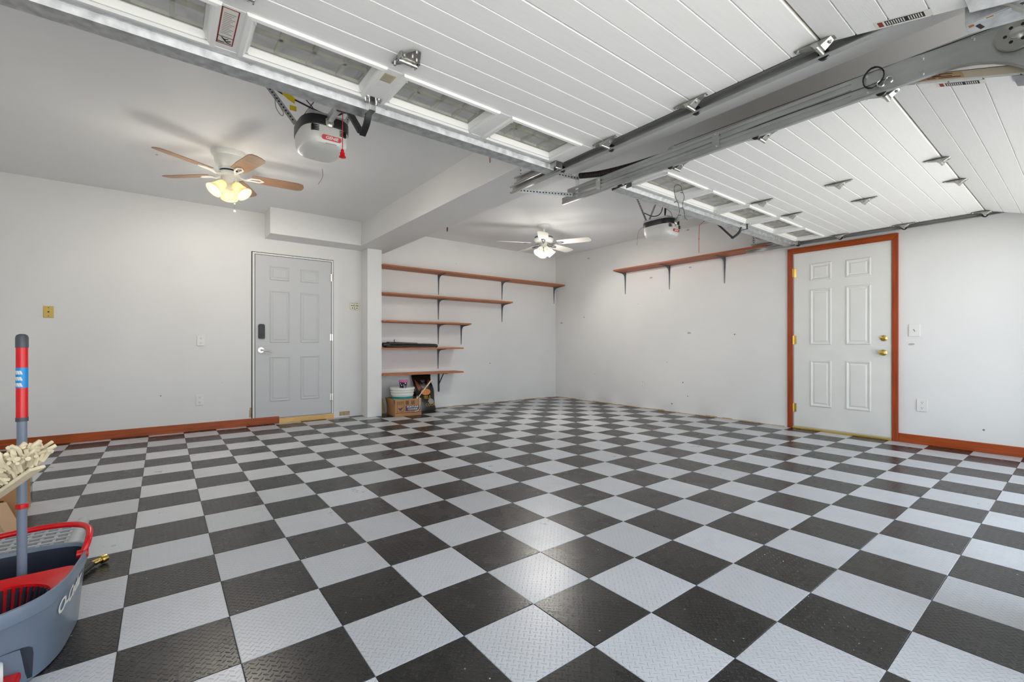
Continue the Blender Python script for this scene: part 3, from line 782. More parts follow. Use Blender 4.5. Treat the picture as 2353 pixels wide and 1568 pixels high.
CB = thing('lift_cable', (1.44, 0, 2.15), 'thin steel cable running along the middle track to the pulley', 'cable')
MB().tube([(1.45, .647, 2.238), (1.44, 0, 2.225), (1.41, -.80, 2.192)], .0016, 6).build('strand', 'wire_dark', CB)
MB().tube([(1.45, .647, 2.155), (1.425, .1, 2.160), (1.415, -.37, 2.148), (1.412, -.44, 2.150)], .0016, 6).build('strand', 'wire_dark', CB)
lp = [(1.408+.004*math.sin(k*.9), -.385+.038*math.cos(2*PI*k/18), 2.172+.044*math.sin(2*PI*k/18)+.0015*(k//18)) for k in range(0, 50)]
MB().tube(lp, .0022, 6).build('coiled_end', 'wire_dark', CB)
sh = [(1.404, -.418+a*.8, 2.128+b*.8) for a, b in ((.010, .024), (.022, .016), (.020, .000), (.004, -.012), (-.006, -.004), (-.012, .014), (-.024, .028), (-.042, .022), (-.046, .004), (-.036, -.006))]
tag(MB().tube(catmull(sh, 4, False), .0034, 8).build('s_hook', 'bolt_steel', smooth=True), 'bright bent steel S-hook hanging on the middle track', 'hook')

# ------------------------------------------------------------------ openers
def opener(X, Yc, z0, ztop, lead, ceil, label, big):
    O = thing('garage_door_opener', (X, Yc, z0), label, 'door opener', 'ceiling mounted door openers')
    hw, hl = .136, .180
    def ring(sx, sy, z, dy=0, n=40, e=3.2):
        pts = []
        for k in range(n):
            a = 2*PI*k/n; ca, sa = math.cos(a), math.sin(a)
            pts.append((X+hw*sx*math.copysign(abs(ca)**(2/e), ca), Yc+dy+hl*sy*math.copysign(abs(sa)**(2/e), sa), z))
        return pts
    zb = ztop-.050
    H = zb-z0
    lv = [(1.0, 1.0, 0, 0), (.995, .99, .30, 0), (.975, .975, .55, -.002), (.92, .93, .74, -.006), (.82, .85, .88, -.012), (.64, .68, .965, -.018), (.34, .38, 1.0, -.020)]
    cover = MB().loft([ring(a, b, zb-H*t, dy) for a, b, t, dy in lv]).build('light_cover', 'plastic_white', O, smooth=True)
    MB().loft([ring(1.015, 1.015, zb-.006), ring(1.03, 1.03, zb), ring(1.03, 1.03, ztop), ring(.96, .96, ztop+.004)]).build('chassis_band', 'black_plastic', O, smooth=True)
    MB().box(X-.11, X+.11, Yc-.15, Yc+.15, ztop, ztop+.030).build('top_plate', 'galvanized', O, bevel=.004)
    # louvres on the front of the cover
    yf = Yc-hl*.985
    for sx in (-1, 1):
        v = MB()
        for k in range(4): v.box(X+sx*.078-.020, X+sx*.078+.020, yf-.003, yf+.02, zb-.016-.009*k, zb-.0138-.009*k)
        v.build('vent', 'print_black', O)
    # badge
    def fb(a, b, d):
        n = Vector((0, -.90, -.43)).normalized(); up = Vector((0, -.43, .90)).normalized()
        c = Vector((X+.012, yf-.0035, zb-.074))
        return c+Vector((1, 0, 0))*a+up*b+n*d
    pts = []
    for k in range(24):
        a = 2*PI*k/24; pts.append((math.copysign(.042, math.cos(a))+.013*math.cos(a), .014*math.sin(a)))
    bd = MB().prism(pts, fb, -.004, .002).build('badge', 'red_paint', O)
    pr = [(a*.90, b*.78) for a, b in pts]
    q = MB(); q.prism(pts, fb, .002, .0024).build('badge_edge', 'sticker_white', bd) if False else None
    lettering('badge_lettering', 'GENIE', .022, lambda x, y, z: fb(x, y, .0024+z), 'sticker_white', bd, 1.18, .0006, .15)
    MB().prism([(-.03, -.033), (.03, -.030), (.03, -.027), (-.03, -.029)], fb, -.006, .0045).build('slot', 'print_grey', O)
    # rail to the header
    zr = ztop-.022
    MB().box(X-.016, X+.016, YF, Yc-.06, zr-.010, zr+.030).build('rail', 'galvanized', O, bevel=.003)
    MB().lathe([(.004, -.03), (.020, -.026), (.028, -.010), (.028, .018), (.02, .026)], 24, (X+.0, yf+.006, zr-.012)).build('rail_socket', 'nickel', O, smooth=True)
    # trolley and arms
    yt = lead+.245; zt = zr-.012
    tr = MB().box(X-.028, X+.028, yt-.06, yt+.05, zt-.030, zt+.028).build('trolley', 'black_plastic', O, bevel=.006)
    el = Vector((X, lead-.02, ZD-.115)); bp = Vector((X, lead-.105, ZD-.030))
    MB().bar((X, yt-.02, zt-.016), el, .012, .034, (1, 0, 0)).build('straight_arm', 'black_metal', O)
    cv = catmull([el+Vector((.010, .012, -.004)), el+Vector((.010, -.035, .020)), el+Vector((.010, -.062, .045)), bp+Vector((.010, 0, 0))], 5, False)
    mb = MB()
    for i in range(len(cv)-1): mb.bar(cv[i]-(cv[i+1]-cv[i])*.1, cv[i+1]+(cv[i+1]-cv[i])*.1, .010, .030, (1, 0, 0))
    mb.build('curved_arm', 'black_metal', O)
    bo = MB()
    for t in (.18, .45, .62, .92): p = Vector((X-.009, yt-.02, zt-.016)).lerp(el+Vector((-.009, 0, 0)), t); bo.cyl(p, p+Vector((.003, 0, 0)), .006, 8)
    bo.build('arm_hole', 'bolt_steel', O)
    return O, yf, zb, zr, yt, zt
OL, yfL, zbL, zrL, ytL, ztL = opener(-.33, 1.935, 2.150, 2.315, 1.246, HL, 'white garage door opener with red release knob, below the near ceiling fan', True)
OR, yfR, zbR, zrR, ytR, ztR = opener(3.275, 1.96, 2.155, 2.345, 1.185, HR, 'white garage door opener on the far door, with a dangling string of lights above', False)
# hangers, cords
perforated('hanger_strap', (-.605, 2.16, HL), (-.462, 1.99, 2.325), .030, OL, (0, 1, .3))
perforated('hanger_strap', (-.06, 2.16, HL), (-.205, 1.99, 2.325), .030, OL, (0, 1, .3))
MB().tube([(-.30, 2.16, HL), (-.45, 2.0, 2.335)], .004, 6).build('brace', 'wire_grey', OL)
MB().tube(catmull([(-.56, 2.16, HL), (-.54, 2.05, 2.52), (-.44, 1.98, 2.46), (-.32, 1.90, 2.395), (-.24, 1.86, 2.40), (-.20, 1.86, 2.47), (-.26, 1.92, HL)], 8, False), .0055, 8).build('power_cord', 'black_plastic', OL, smooth=True)
MB().tube(catmull([(-.48, 2.05, HL), (-.42, 1.98, 2.50), (-.36, 1.95, 2.42), (-.33, 1.93, 2.345)], 6, False), .003, 6).build('cable', 'wire_dark', OL)
g = [(-.545, 2.02, 2.53), (-.495, 1.99, 2.50), (-.470, 1.98, 2.475), (-.470, 1.98, 2.44), (-.500, 1.99, 2.458), (-.530, 2.01, 2.49)]
MB().add([Vector(p) for p in g]+[Vector(p)+Vector((0, .001, 0)) for p in g], [(0, 1, 2, 3, 4, 5), (11, 10, 9, 8, 7, 6)]+[(i, (i+1) % 6, 6+(i+1) % 6, 6+i) for i in range(6)]).build('cord_tag', 'yellow_tag', OL)
MB().box(-.500, -.462, 1.975, 1.976, 2.395, 2.425).build('cord_tag', 'yellow_tag', OL)
MB().tube(catmull([(-.565, 2.06, 2.50), (-.560, 2.05, 2.42), (-.530, 2.05, 2.38), (-.52, 2.05, 2.40), (-.545, 2.06, 2.45)], 6, False), .002, 6).build('wire_loop', 'wire_grey', OL)
MB().tube(catmull([(-.30, 2.02, 2.10), (-.305, 2.0, 2.04), (-.33, 2.0, 1.99)], 6, False), .0014, 6).build('antenna_wire', 'wire_grey', OL)
RC = thing('release_cord', (-.33, 1.50, 2.0), 'red emergency release cord with red knob hanging from the near opener', 'pull cord')
MB().tube([(-.33, 1.515, 2.262), (-.331, 1.515, 2.04)], .0022, 6).build('cord', 'wire_red', RC)
MB().lathe([(.006, .042), (.009, .034), (.008, .026), (.012, .024), (.013, .008), (.017, .004), (.018, -.002), (.014, -.004)], 20, (-.331, 1.515, 2.0)).build('knob', 'red_plastic', RC, smooth=True)
perforated('hanger_strap', (3.11, 2.17, HR), (3.215, 2.10, 2.36), .032, OR, (0, 1, .2))
perforated('hanger_strap', (3.44, 2.13, HR), (3.235, 2.10, 2.36), .032, OR, (0, 1, .2))
MB().tube(catmull([(3.19, 2.12, 2.47), (3.26, 2.05, 2.43), (3.33, 2.0, 2.47), (3.40, 2.0, HR)], 8, False), .005, 8).build('power_cord', 'black_plastic', OR)
MB().tube([(3.30, 1.93, 2.37), (3.31, 1.93, 2.47), (3.335, 1.94, HR)], [.004, .011, .006], 8).build('cord_bundle', 'black_plastic', OR)
MB().tube(catmull([(3.31, 1.93, 2.50), (3.37, 1.9, 2.46), (3.39, 1.88, 2.36)], 6, False), .0025, 6).build('cable', 'wire_dark', OR)
MB().tube(catmull([(3.17, 2.12, 2.31), (3.13, 2.15, 2.26), (3.12, 2.16, 2.16), (3.11, 2.16, 2.10)], 6, False), .0018, 6).build('antenna_wire', 'wire_grey', OR)
RC2 = thing('release_cord', (3.275, 1.47, 1.93), 'thin red cord dangling from the far opener in front of the brown shelf', 'pull cord')
MB().tube([(3.275, 1.45, 2.25), (3.262, 1.50, 2.215), (3.262, 1.505, 2.08), (3.262, 1.505, 1.93)], .0028, 6).ball((3.262, 1.505, 2.075), .006).build('cord', 'wire_red', RC2)
SL = thing('string_lights', (1.83, .83, 1.83), 'dark twisted wire of dead fairy lights hung from a window of the far garage door', 'string lights')
wp = [(1.806, 0.852, 1.831), (1.808, 0.850, 1.875), (1.828, 0.834, 1.932), (1.821, 0.840, 1.994), (1.806, 0.852, 2.041), (1.798, 0.857, 2.088), (1.801, 0.855, 2.120), (1.816, 0.844, 2.131), (1.836, 0.829, 2.120), (1.843, 0.823, 2.088), (1.855, 0.813, 2.041), (1.846, 0.821, 1.988), (1.855, 0.813, 1.932), (1.860, 0.809, 1.894), (1.875, 0.798, 1.875)]
cw = catmull(wp, 5, False)
MB().tube(cw, .0019, 6).build('wire', 'wire_dark', SL)
sk = MB()
for k, d in ((8, (.016, -.012, .003)), (17, (-.016, .012, -.012)), (47, (-.016, .010, .004)), (57, (-.015, .012, -.002))):
    sk.tube([cw[k], cw[k]+Vector(d)], [.002, .003], 6)
sk.build('bulb_socket', 'wire_dark', SL)

# small odd bits left on the beam
tag(MB().tube([(.979, 1.987, 2.515), (.974, 1.985, 2.50), (.974, 1.983, 2.445)], [.006, .003, .0035], 6).build('hook', 'wire_red'), 'small red-coated hook on the side of the beam', 'hook')
tag(MB().prism([(-.010, 0), (.010, 0), (.012, -.035), (.004, -.050), (-.008, -.036)], lambda a, b, d: (1.424+d, 3.46+a, 2.305+b), -.002, .004).build('wood_splinter', 'print_brown'), 'small brown splinter hanging from the beam corner', 'splinter')

# ------------------------------------------------------------------ ceiling fans
def tulip(c, d, m, parent, r=1., bulb=None, power=0., col=(1, .82, .55)):
    mt = Vector((0, 0, 1)).rotation_difference(Vector(d).normalized()).to_matrix()
    prof = [(.020, 0), (.030, .006), (.036, .03), (.042, .06), (.052, .09), (.062, .112), (.0645, .118)]
    sh = MB().lathe([(a*r, b*r) for a, b in prof], 28, c, mt, cap=False).build('lamp_shade', m, parent, smooth=True, solid=.003, fix=False)
    MB().lathe([(.012*r, -.02*r), (.022*r, -.012*r), (.024*r, .006*r), (.015*r, .008*r)], 16, c, mt).build('lamp_holder', 'fan_white', sh, smooth=True)
    bc = Vector(c)+mt @ Vector((0, 0, .068*r))
    MB().ball(bc, .027*r, 14, 10, 1.15).build('bulb', bulb or 'bulb_off', sh, smooth=True)
    if power:
        ld = bpy.data.lights.new('lamp_light', 'SPOT'); ld.energy = power; ld.color = col; ld.shadow_soft_size = .04; ld.spot_size = R(130); ld.spot_blend = .5; ld.specular_factor = .4
        lo = bpy.data.objects.new('lamp_light', ld); C.objects.link(lo); lo.parent = sh
        lo.location = Vector(c)+mt @ Vector((0, 0, .105*r))-ORG[sh.name]
        # added fill light beyond the rim, brightens the ceiling in place of glass glow
        l2 = bpy.data.lights.new('ceiling_fill', 'POINT'); l2.energy = power*.14; l2.color = col; l2.shadow_soft_size = .10
        o2 = bpy.data.objects.new('ceiling_fill', l2); C.objects.link(o2); o2.parent = sh; o2.location = Vector(c)+mt @ Vector((0, 0, .33*r))-ORG[sh.name]
        lo.rotation_euler = Vector((0, 0, -1)).rotation_difference(Vector(d).normalized()).to_euler()
def blade(cx, cy, z, ang, r0, r1, w, m, parent, pitch=12, mi='fan_white'):
    ca, sa = math.cos(ang), math.sin(ang); tp = math.tan(R(pitch))
    fn = lambda a, b, d: (cx+ca*a-sa*b, cy+sa*a+ca*b, z-b*tp+d)
    w0 = w*.42; w1 = w*.5
    po = [(r0, -w0), (r0+.12, -w1*.98), (r1-.05, -w1), (r1-.012, -w1+.014), (r1, -w1+.045), (r1, w1-.045), (r1-.012, w1-.014), (r1-.05, w1), (r0+.12, w1*.98), (r0, w0)]
    B = MB().prism(po, fn, 0, .006).build('fan_blade', m, parent, bevel=.001, seg=1)
    iron = MB()
    pa = [(.075, 0, -.006), (.12, 0, -.020), (r0-.01, .018, -.006), (r0+.055, .022, -.005), (r0+.085, 0, -.005), (r0+.055, -.022, -.005), (r0-.01, -.018, -.006), (.12, 0, -.020)]
    iron.tube([fn(*q) for q in pa], .0075, 8)
    iron.build('blade_iron', mi, B, smooth=True)
    MB().cyl(fn(r0+.03, .02, -.004), fn(r0+.03, .02, -.010), .004, 6).cyl(fn(r0+.03, -.02, -.004), fn(r0+.03, -.02, -.010), .004, 6).build('screw', 'nickel', B)
F1 = thing('ceiling_fan', (-.654, 3.52, HL), 'flush-mounted ceiling fan with brown blades and three glowing amber shades', 'ceiling fan', 'ceiling fans')
cx, cy = -.654, 3.52
MB().lathe([(.135, HL-.0005), (.135, HL-.012), (.128, HL-.030), (.112, HL-.040), (.112, HL-.050), (.108, HL-.085), (.095, HL-.115), (.080, HL-.130), (.078, HL-.150)], 40, (cx, cy, 0)).build('motor_housing', 'fan_white', F1, smooth=True)
MB().lathe([(.070, HL-.150), (.070, HL-.165)], 32, (cx, cy, 0)).build('vent_ring', 'print_black', F1)
MB().lathe([(.078, HL-.165), (.082, HL-.180), (.072, HL-.200), (.060, HL-.205), (.058, HL-.245), (.048, HL-.262), (.034, HL-.268)], 36, (cx, cy, 0)).build('switch_cup', 'fan_white', F1, smooth=True)
MB().lathe([(.034, HL-.268), (.040, HL-.285), (.032, HL-.305), (.012, HL-.315)], 28, (cx, cy, 0)).build('finial', 'fan_white', F1, smooth=True)
for a in (-76, -4, 66, 138, 210): blade(cx, cy, 2.425, R(a), .17, .580, .125, 'blade_wood', F1)
for a in (204, 84, 324):
    d = Vector((math.cos(R(a)), math.sin(R(a)), -1.05))
    tulip((cx+.045*d.x, cy+.045*d.y, HL-.262), d, 'shade_amber', F1, 1.02, 'bulb_warm', 11, (1, .93, .83))
MB().tube([(cx+.03, cy-.05, HL-.24), (cx+.032, cy-.058, HL-.30), (cx+.032, cy-.058, 2.12)], .0012, 6).build('pull_chain', 'nickel', F1)
MB().ball((cx+.032, cy-.058, 2.175), .007).build('chain_bob', 'plastic_white', F1, smooth=True)
MB().lathe([(.003, .016), (.010, .006), (.009, 0)], 12, (cx+.032, cy-.058, 2.108)).build('chain_bob', 'plastic_white', F1, smooth=True)

F2 = thing('ceiling_fan', (3.10, 3.714, HR), 'white ceiling fan on a short downrod in front of the far corner', 'ceiling fan', 'ceiling fans')
cx, cy = 3.10, 3.714
MB().lathe([(.075, HR-.0005), (.075, HR-.015), (.062, HR-.035), (.040, HR-.052), (.020, HR-.056)], 32, (cx, cy, 0)).build('canopy', 'fan_white', F2, smooth=True)
MB().lathe([(.020, HR-.056), (.020, HR-.064), (.012, HR-.066), (.012, HR-.125), (.022, HR-.128), (.022, HR-.140)], 20, (cx, cy, 0)).build('downrod', 'fan_white', F2, smooth=True)
MB().lathe([(.030, HR-.138), (.085, HR-.146), (.128, HR-.162), (.132, HR-.166)], 40, (cx, cy, 0)).build('motor_top', 'fan_white', F2, smooth=True)
MB().lathe([(.129, HR-.166), (.129, HR-.192)], 40, (cx, cy, 0)).build('vent_ring', 'bracket_grey', F2)
MB().lathe([(.132, HR-.192), (.133, HR-.215), (.118, HR-.238), (.090, HR-.248), (.070, HR-.250)], 40, (cx, cy, 0)).build('motor_housing', 'fan_white', F2, smooth=True)
MB().lathe([(.045, HR-.250), (.048, HR-.262), (.048, HR-.305), (.040, HR-.318), (.020, HR-.326)], 28, (cx, cy, 0)).build('switch_cup', 'fan_white', F2, smooth=True)
for a in (11, 83, 155, 227, 299): blade(cx, cy, 2.397, R(a), .20, .665, .140, 'blade_white', F2, 11, 'bracket_grey')
for k, a in enumerate((190, 262, 335, 60)):
    d = Vector((math.cos(R(a)), math.sin(R(a)), -1.1))
    on = k in (1, 2, 0)
    tulip((cx+.05*d.x, cy+.05*d.y, HR-.320), d, 'shade_white', F2, .98, 'bulb_white' if on else None, 14 if on else 0, (1, .95, .88))
MB().tube([(cx-.02, cy-.045, HR-.30), (cx-.02, cy-.048, 2.22)], .0014, 6).build('pull_chain', 'nickel', F2)

# ------------------------------------------------------------------ wall shelves
def bracket(parent, base, out, drop, reach, m='bracket_grey', black=False):
    # base = top corner on the wall, out = unit vector away from the wall
    base = Vector(base); out = Vector(out); side = Vector((0, 0, 1)).cross(out)
    fn = lambda a, b, t: base+out*a+Vector((0, 0, b))+side*t
    if black:
        b = MB().prism([(0, 0), (.012, 0), (.012, -drop), (0, -drop)], fn, -.013, .013)
        b.prism([(0, 0), (reach, 0), (reach, -.010), (0, -.010)], fn, -.013, .013)
        b.bar(fn(.010, -drop*.62, 0), fn(reach*.62, -.008, 0), .012, .012)
        return b.build('bracket', 'black_metal', parent, bevel=.002)
    po = [(0, 0), (reach, 0), (reach, -.004), (.085, -.020), (.045, -.036), (.026, -.062), (.018, -.12), (.006, -drop), (0, -drop)]
    b = MB().prism(po, fn, -.004, .004)
    b.add([fn(.0, 0, -.018), fn(.0, 0, .018), fn(0, -drop, .006), fn(0, -drop, -.006), fn(.003, 0, -.018), fn(.003, 0, .018), fn(.003, -drop, .006), fn(.003, -drop, -.006)], [(0, 1, 2, 3), (7, 6, 5, 4), (0, 4, 5, 1), (1, 5, 6, 2), (2, 6, 7, 3), (3, 7, 4, 0)])
    b.add([fn(0, -.001, -.018), fn(0, -.001, .018), fn(reach, -.001, .005), fn(reach, -.001, -.005), fn(0, -.004, -.018), fn(0, -.004, .018), fn(reach, -.004, .005), fn(reach, -.004, -.005)], [(0, 1, 2, 3), (7, 6, 5, 4), (0, 4, 5, 1), (1, 5, 6, 2), (2, 6, 7, 3), (3, 7, 4, 0)])
    return b.build('bracket', m, parent, bevel=.002, seg=1)
def shelf(x1, zu, brs, label, drop=.31, black=False, tilt=0):
    S = thing('wall_shelf', (1.31, YB-.145, zu), label, 'shelf', 'wooden shelves on the back wall')
    MB().box(1.302, x1, YB-.290, YB-.0005, zu, zu+.022).build('board', 'shelf_wood', S, bevel=.002)
    for bx in brs: bracket(S, (bx, YB, zu-.0005), (0, -1, 0), drop, .26, black=black)
    return S
shelf(4.795, 2.083, (2.318, 3.553, 4.780), 'longest brown shelf at the top of the back wall stack')
shelf(3.570, 1.695, (2.314, 3.553), 'second longest brown shelf, just under the longest one')
shelf(2.745, 1.306, (2.312, 2.730), 'middle brown shelf of five, with two grey brackets')
shelf(2.600, .925, (2.309,), 'brown shelf carrying the folded black tripod')
shelf(2.600, .556, (2.316,), 'lowest brown shelf, on a black bracket above the bag', .30, True)
SR = thing('wall_shelf', (XR-.14, 2.6, 2.153), 'reddish brown shelf high on the side wall left of the white door', 'shelf')
MB().box(XR-.285, XR-.0005, 1.40, 3.680, 2.153, 2.175).build('board', 'shelf_wood_y', SR, bevel=.002)
for y in (3.663, 2.860, 2.032): bracket(SR, (XR, y, 2.1525), (-1, 0, 0), .345, .27)

# folded tripod lying on the fourth shelf
TP = thing('folded_tripod', (1.77, 5.11, .947), 'folded black tripod lying on a brown shelf', 'tripod')
zt = .947
for k, (dy, dz, r) in enumerate(((-.045, .019, .019), (.0, .019, .019), (-.022, .052, .017))):
    MB().tube([(1.36, 5.11+dy, zt+dz), (1.75, 5.11+dy*.9, zt+dz*.95+.001), (2.15, 5.11+dy*.5, zt+dz*.7+.006)], [r, r*.9, r*.8], 10).build('leg', 'black_metal', TP, smooth=True)
MB().tube([(1.325, 5.09, zt+.038), (1.42, 5.09, zt+.040)], [.036, .032], 12).build('collar', 'black_plastic', TP, smooth=True)
MB().ball((2.165, 5.10, zt+.026), .026, 14, 10).build('foot', 'black_plastic', TP, smooth=True)
MB().bar((1.38, 5.08, zt+.078), (1.85, 5.09, zt+.062), .016, .012).build('brace', 'black_metal', TP)
MB().tube([(1.50, 5.08, zt+.065), (1.487, 5.08, zt+.10), (1.495, 5.08, zt+.115)], .006, 8).build('lever', 'black_plastic', TP)

# carton, tub, cup, bag beside the column
BX = thing('cardboard_box', (1.61, 5.0, 0), 'open cardboard fortune cookie carton on the floor beside the column', 'box')
BX.rotation_euler.z = R(-6.8)
def rotbox(p):
    c = Vector((1.61, 5.0, 0)); q = Vector(p)-c; q.rotate(Matrix.Rotation(R(-6.8), 3, 'Z')); return q+c
x0, x1, y0, y1, h = 1.42, 1.798, 4.83, 5.20, .236
MB().box(x0, x1, y0, y0+.004, .001, h).box(x0, x1, y1-.004, y1, .001, h).box(x0, x0+.004, y0, y1, .001, h).box(x1-.004, x1, y0, y1, .001, h).box(x0, x1, y0, y1, .001, .005).build('carton', 'cardboard', BX)
MB().obox((x0-.012, (y0+y1)/2, h-.055), (.014, 0, -.055), (0, .195, 0), (.0015, 0, .0004)).build('flap', 'cardboard', BX)
MB().obox(((x0+x1)/2, y1+.016, h-.03), (.19, 0, 0), (0, .016, -.03), (0, .001, .0005)).build('flap', 'cardboard', BX)
ff = lambda a, b, d: (x0+a, y0-.0006-d, b)
pb = MB()
for a0, a1, b0, b1 in ((.030, .034, .065, .205), (.122, .126, .065, .205), (.030, .126, .201, .205), (.030, .126, .065, .069), (.012, .372, .046, .052)): pb.prism([(a0, b0), (a1, b0), (a1, b1), (a0, b1)], ff, 0, .0005)
pb.build('print_frame', 'print_brown', BX)
lettering('print_words', 'GOLDEN\nBOWL', .020, lambda x, y, z: ff(.078+x, .176+y, z), 'print_brown', BX)
MB().prism([(.046+.064*k/8, .118-.036*math.sin(PI*k/8)) for k in range(9)]+[(.112, .128), (.080, .112)], ff, 0, .0006).build('print_bowl', 'print_purple', BX)
MB().prism([(.150, .072), (.360, .072), (.360, .142), (.150, .142)], ff, 0, .0005).build('print_panel', 'print_purple', BX)
lettering('print_words', 'FORTUNE\nCOOKIE', .032, lambda x, y, z: ff(.252+x, .109+y, .0006+z), 'sticker_white', BX, 1.15, .0008)
lettering('print_words', '簽 語', .062, lambda x, y, z: ff(.215+x, .180+y, z), 'print_black', BX)
tb = thing('plastic_tub', (1.585, 5.02, .006), 'white plastic tub with teal band and lid, standing in the carton', 'tub')
cc = (1.585, 5.02, 0)
MB().lathe([(.120, .006), (.130, .012), (.150, .30)], 40, cc).build('tub_body', 'tub_white', tb, smooth=True)
MB().lathe([(.1480, .232), (.1492, .266), (.1480, .266), (.1468, .232)], 40, cc, cap=False).build('label_band', 'tub_teal', tb, smooth=True)
MB().lathe([(.146, .281), (.156, .283), (.157, .302), (.152, .304), (.153, .318), (.163, .322), (.164, .344), (.158, .347), (.159, .353), (.170, .357), (.171, .382), (.166, .388), (.152, .386), (.149, .378), (.001, .3765)], 44, cc).build('tub_lid', 'tub_white', tb, smooth=True)
cp = thing('ice_cream_cup', (1.585, 4.975, .3775), 'small navy paper cup with pink lid standing on the white tub', 'cup')
cc = (1.575, 4.965, .3775)
MB().lathe([(.046, 0), (.060, .098)], 32, cc).build('cup', 'cup_navy', cp, smooth=True)
MB().lathe([(.0615, .084), (.0635, .090), (.0645, .112), (.060, .117), (.058, .112), (.001, .111)], 32, cc).build('cup_lid', 'cup_pink', cp, smooth=True)
pt = MB()
for k in range(16):
    a = R(200+random.uniform(0, 140)); zz = random.uniform(.012, .075); rr = .0465+.014*zz/.098
    p = Vector(cc)+Vector((math.cos(a)*rr, math.sin(a)*rr, zz)); n = Vector((math.cos(a), math.sin(a), 0)); pt.cyl(p, p+n*.0008, random.choice((.003, .005, .008)), 8)
pt.build('printed_dots', 'sticker_white', cp)
bt = thing('squeeze_bottle', (1.752, 4.90, .006), 'red and white squeeze bottle standing in the carton corner', 'bottle')
cc = tuple(rotbox((1.755, 4.885, .006)))
MB().lathe([(.026, 0), (.028, .005), (.028, .18), (.022, .20)], 20, cc).build('bottle_body', 'tub_white', bt, smooth=True)
MB().lathe([(.0285, .13), (.0285, .19), (.023, .205)], 20, cc).build('red_label', 'red_paint', bt, smooth=True)
MB().lathe([(.014, .20), (.014, .225), (.005, .235), (.004, .262)], 14, cc).build('nozzle', 'tub_white', bt, smooth=True)
tag(MB().tube(catmull([rotbox(q) for q in ((1.775, 4.832, .243), (1.772, 4.821, .235), (1.772, 4.822, .16), (1.765, 4.822, .10), (1.74, 4.822, .066), (1.70, 4.823, .060))], 6, False), .004, 8).build('white_cord', 'tub_white', smooth=True), 'white cord hanging over the front of the carton', 'cord')
tag(MB().tube([(1.745, 4.92, .02), (1.80, 4.95, .24), (2.05, 5.02, .475)], .0075, 8).tube([(1.755, 4.935, .02), (1.815, 4.96, .25), (2.062, 5.025, .468)], .005, 8).build('wooden_skewer', 'stile_beige', smooth=True), 'pale sticks leaning out of the carton across the black bag', 'sticks')
br_ = thing('hand_broom', (1.38, 5.2, .0), 'small straw hand broom between the column and the carton', 'broom')
MB().tube([(1.385, 5.24, .01), (1.37, 5.25, .22)], [.035, .018], 10).build('bristles', 'broom_straw', br_)
MB().tube([(1.37, 5.25, .22), (1.352, 5.262, .34)], .010, 8).build('broom_handle', 'broom_straw', br_)
# wood pellet bag
PB = thing('pellet_bag', (2.0, 5.12, 0), 'glossy black barbecue pellet bag leaning on the back wall', 'bag')
rings_ = []
nz = 14
for k in range(nz+1):
    t = k/nz; z = .004+.505*t
    wv = .158-.010*math.sin(t*9)+(.010 if t < .12 else 0); th = .075*math.sin(PI*min(max(.10+t*.90, 0), 1))**.6*(1-.55*t)+.006
    yc = 5.115+.135*t; xc = 2.005-.01*t+.006*math.sin(t*11)
    rr = []
    for j in range(32):
        a = 2*PI*j/32; ca, sa = math.cos(a), math.sin(a)
        rr.append((xc+wv*math.copysign(abs(ca)**.55, ca)+.006*math.sin(5*a+t*7), yc+th*math.copysign(abs(sa)**.9, sa), z+.010*math.sin(3*a)*(t > .8)+(.018*abs(ca) if k == nz else 0)))
    rings_.append(rr)
MB().loft(rings_).build('bag_body', 'bag_black', PB, smooth=True)
def bagf(a, b, d):
    t = (b-.004)/.505; th = .075*math.sin(PI*min(max(.10+t*.90, 0), 1))**.6*(1-.55*t)+.006
    xx = a/.158; s = max(0, 1-abs(xx)**3.2)**.5
    return (2.005-.01*t+.006*math.sin(t*11)+a, 5.115+.135*t-th*s-.004-d, b)
MB().prism([(.08*math.cos(2*PI*k/20)+.01, .285+.045*math.sin(2*PI*k/20)) for k in range(20)], bagf, 0, .001).build('food_print', 'bag_orange', PB)
for poly in ([(-.10, .30), (-.06, .36), (-.10, .44), (-.13, .47), (-.125, .38)], [(.04, .34), (.10, .40), (.12, .46), (.08, .45)], [(-.04, .33), (0, .35), (-.06, .39)]):
    MB().prism(poly, bagf, 0, .001).build('flame_print', 'bag_flame', PB)
tx = MB()
for zz, ww in ((.450, .035), (.436, .028), (.424, .022), (.400, .018)): tx.prism([(-.005-ww, zz), (-.005+ww, zz), (-.005+ww, zz+.006), (-.005-ww, zz+.006)], bagf, 0, .001)
tx.build('print', 'print_grey', PB)
lettering('bag_words', 'IBLE', .066, lambda x, y, z: bagf(.025+x, .205+y, .001+z), 'bag_gold', PB)
lettering('bag_words', 'COOK', .056, lambda x, y, z: bagf(.05+x, .095+y, .001+z), 'bag_gold', PB)
MB().prism([(.07+.045*math.cos(2*PI*k/14)*(1+.2*(k % 2)), .145+.040*math.sin(2*PI*k/14)) for k in range(14)], bagf, .001, .002).build('emblem', 'print_grey', PB)

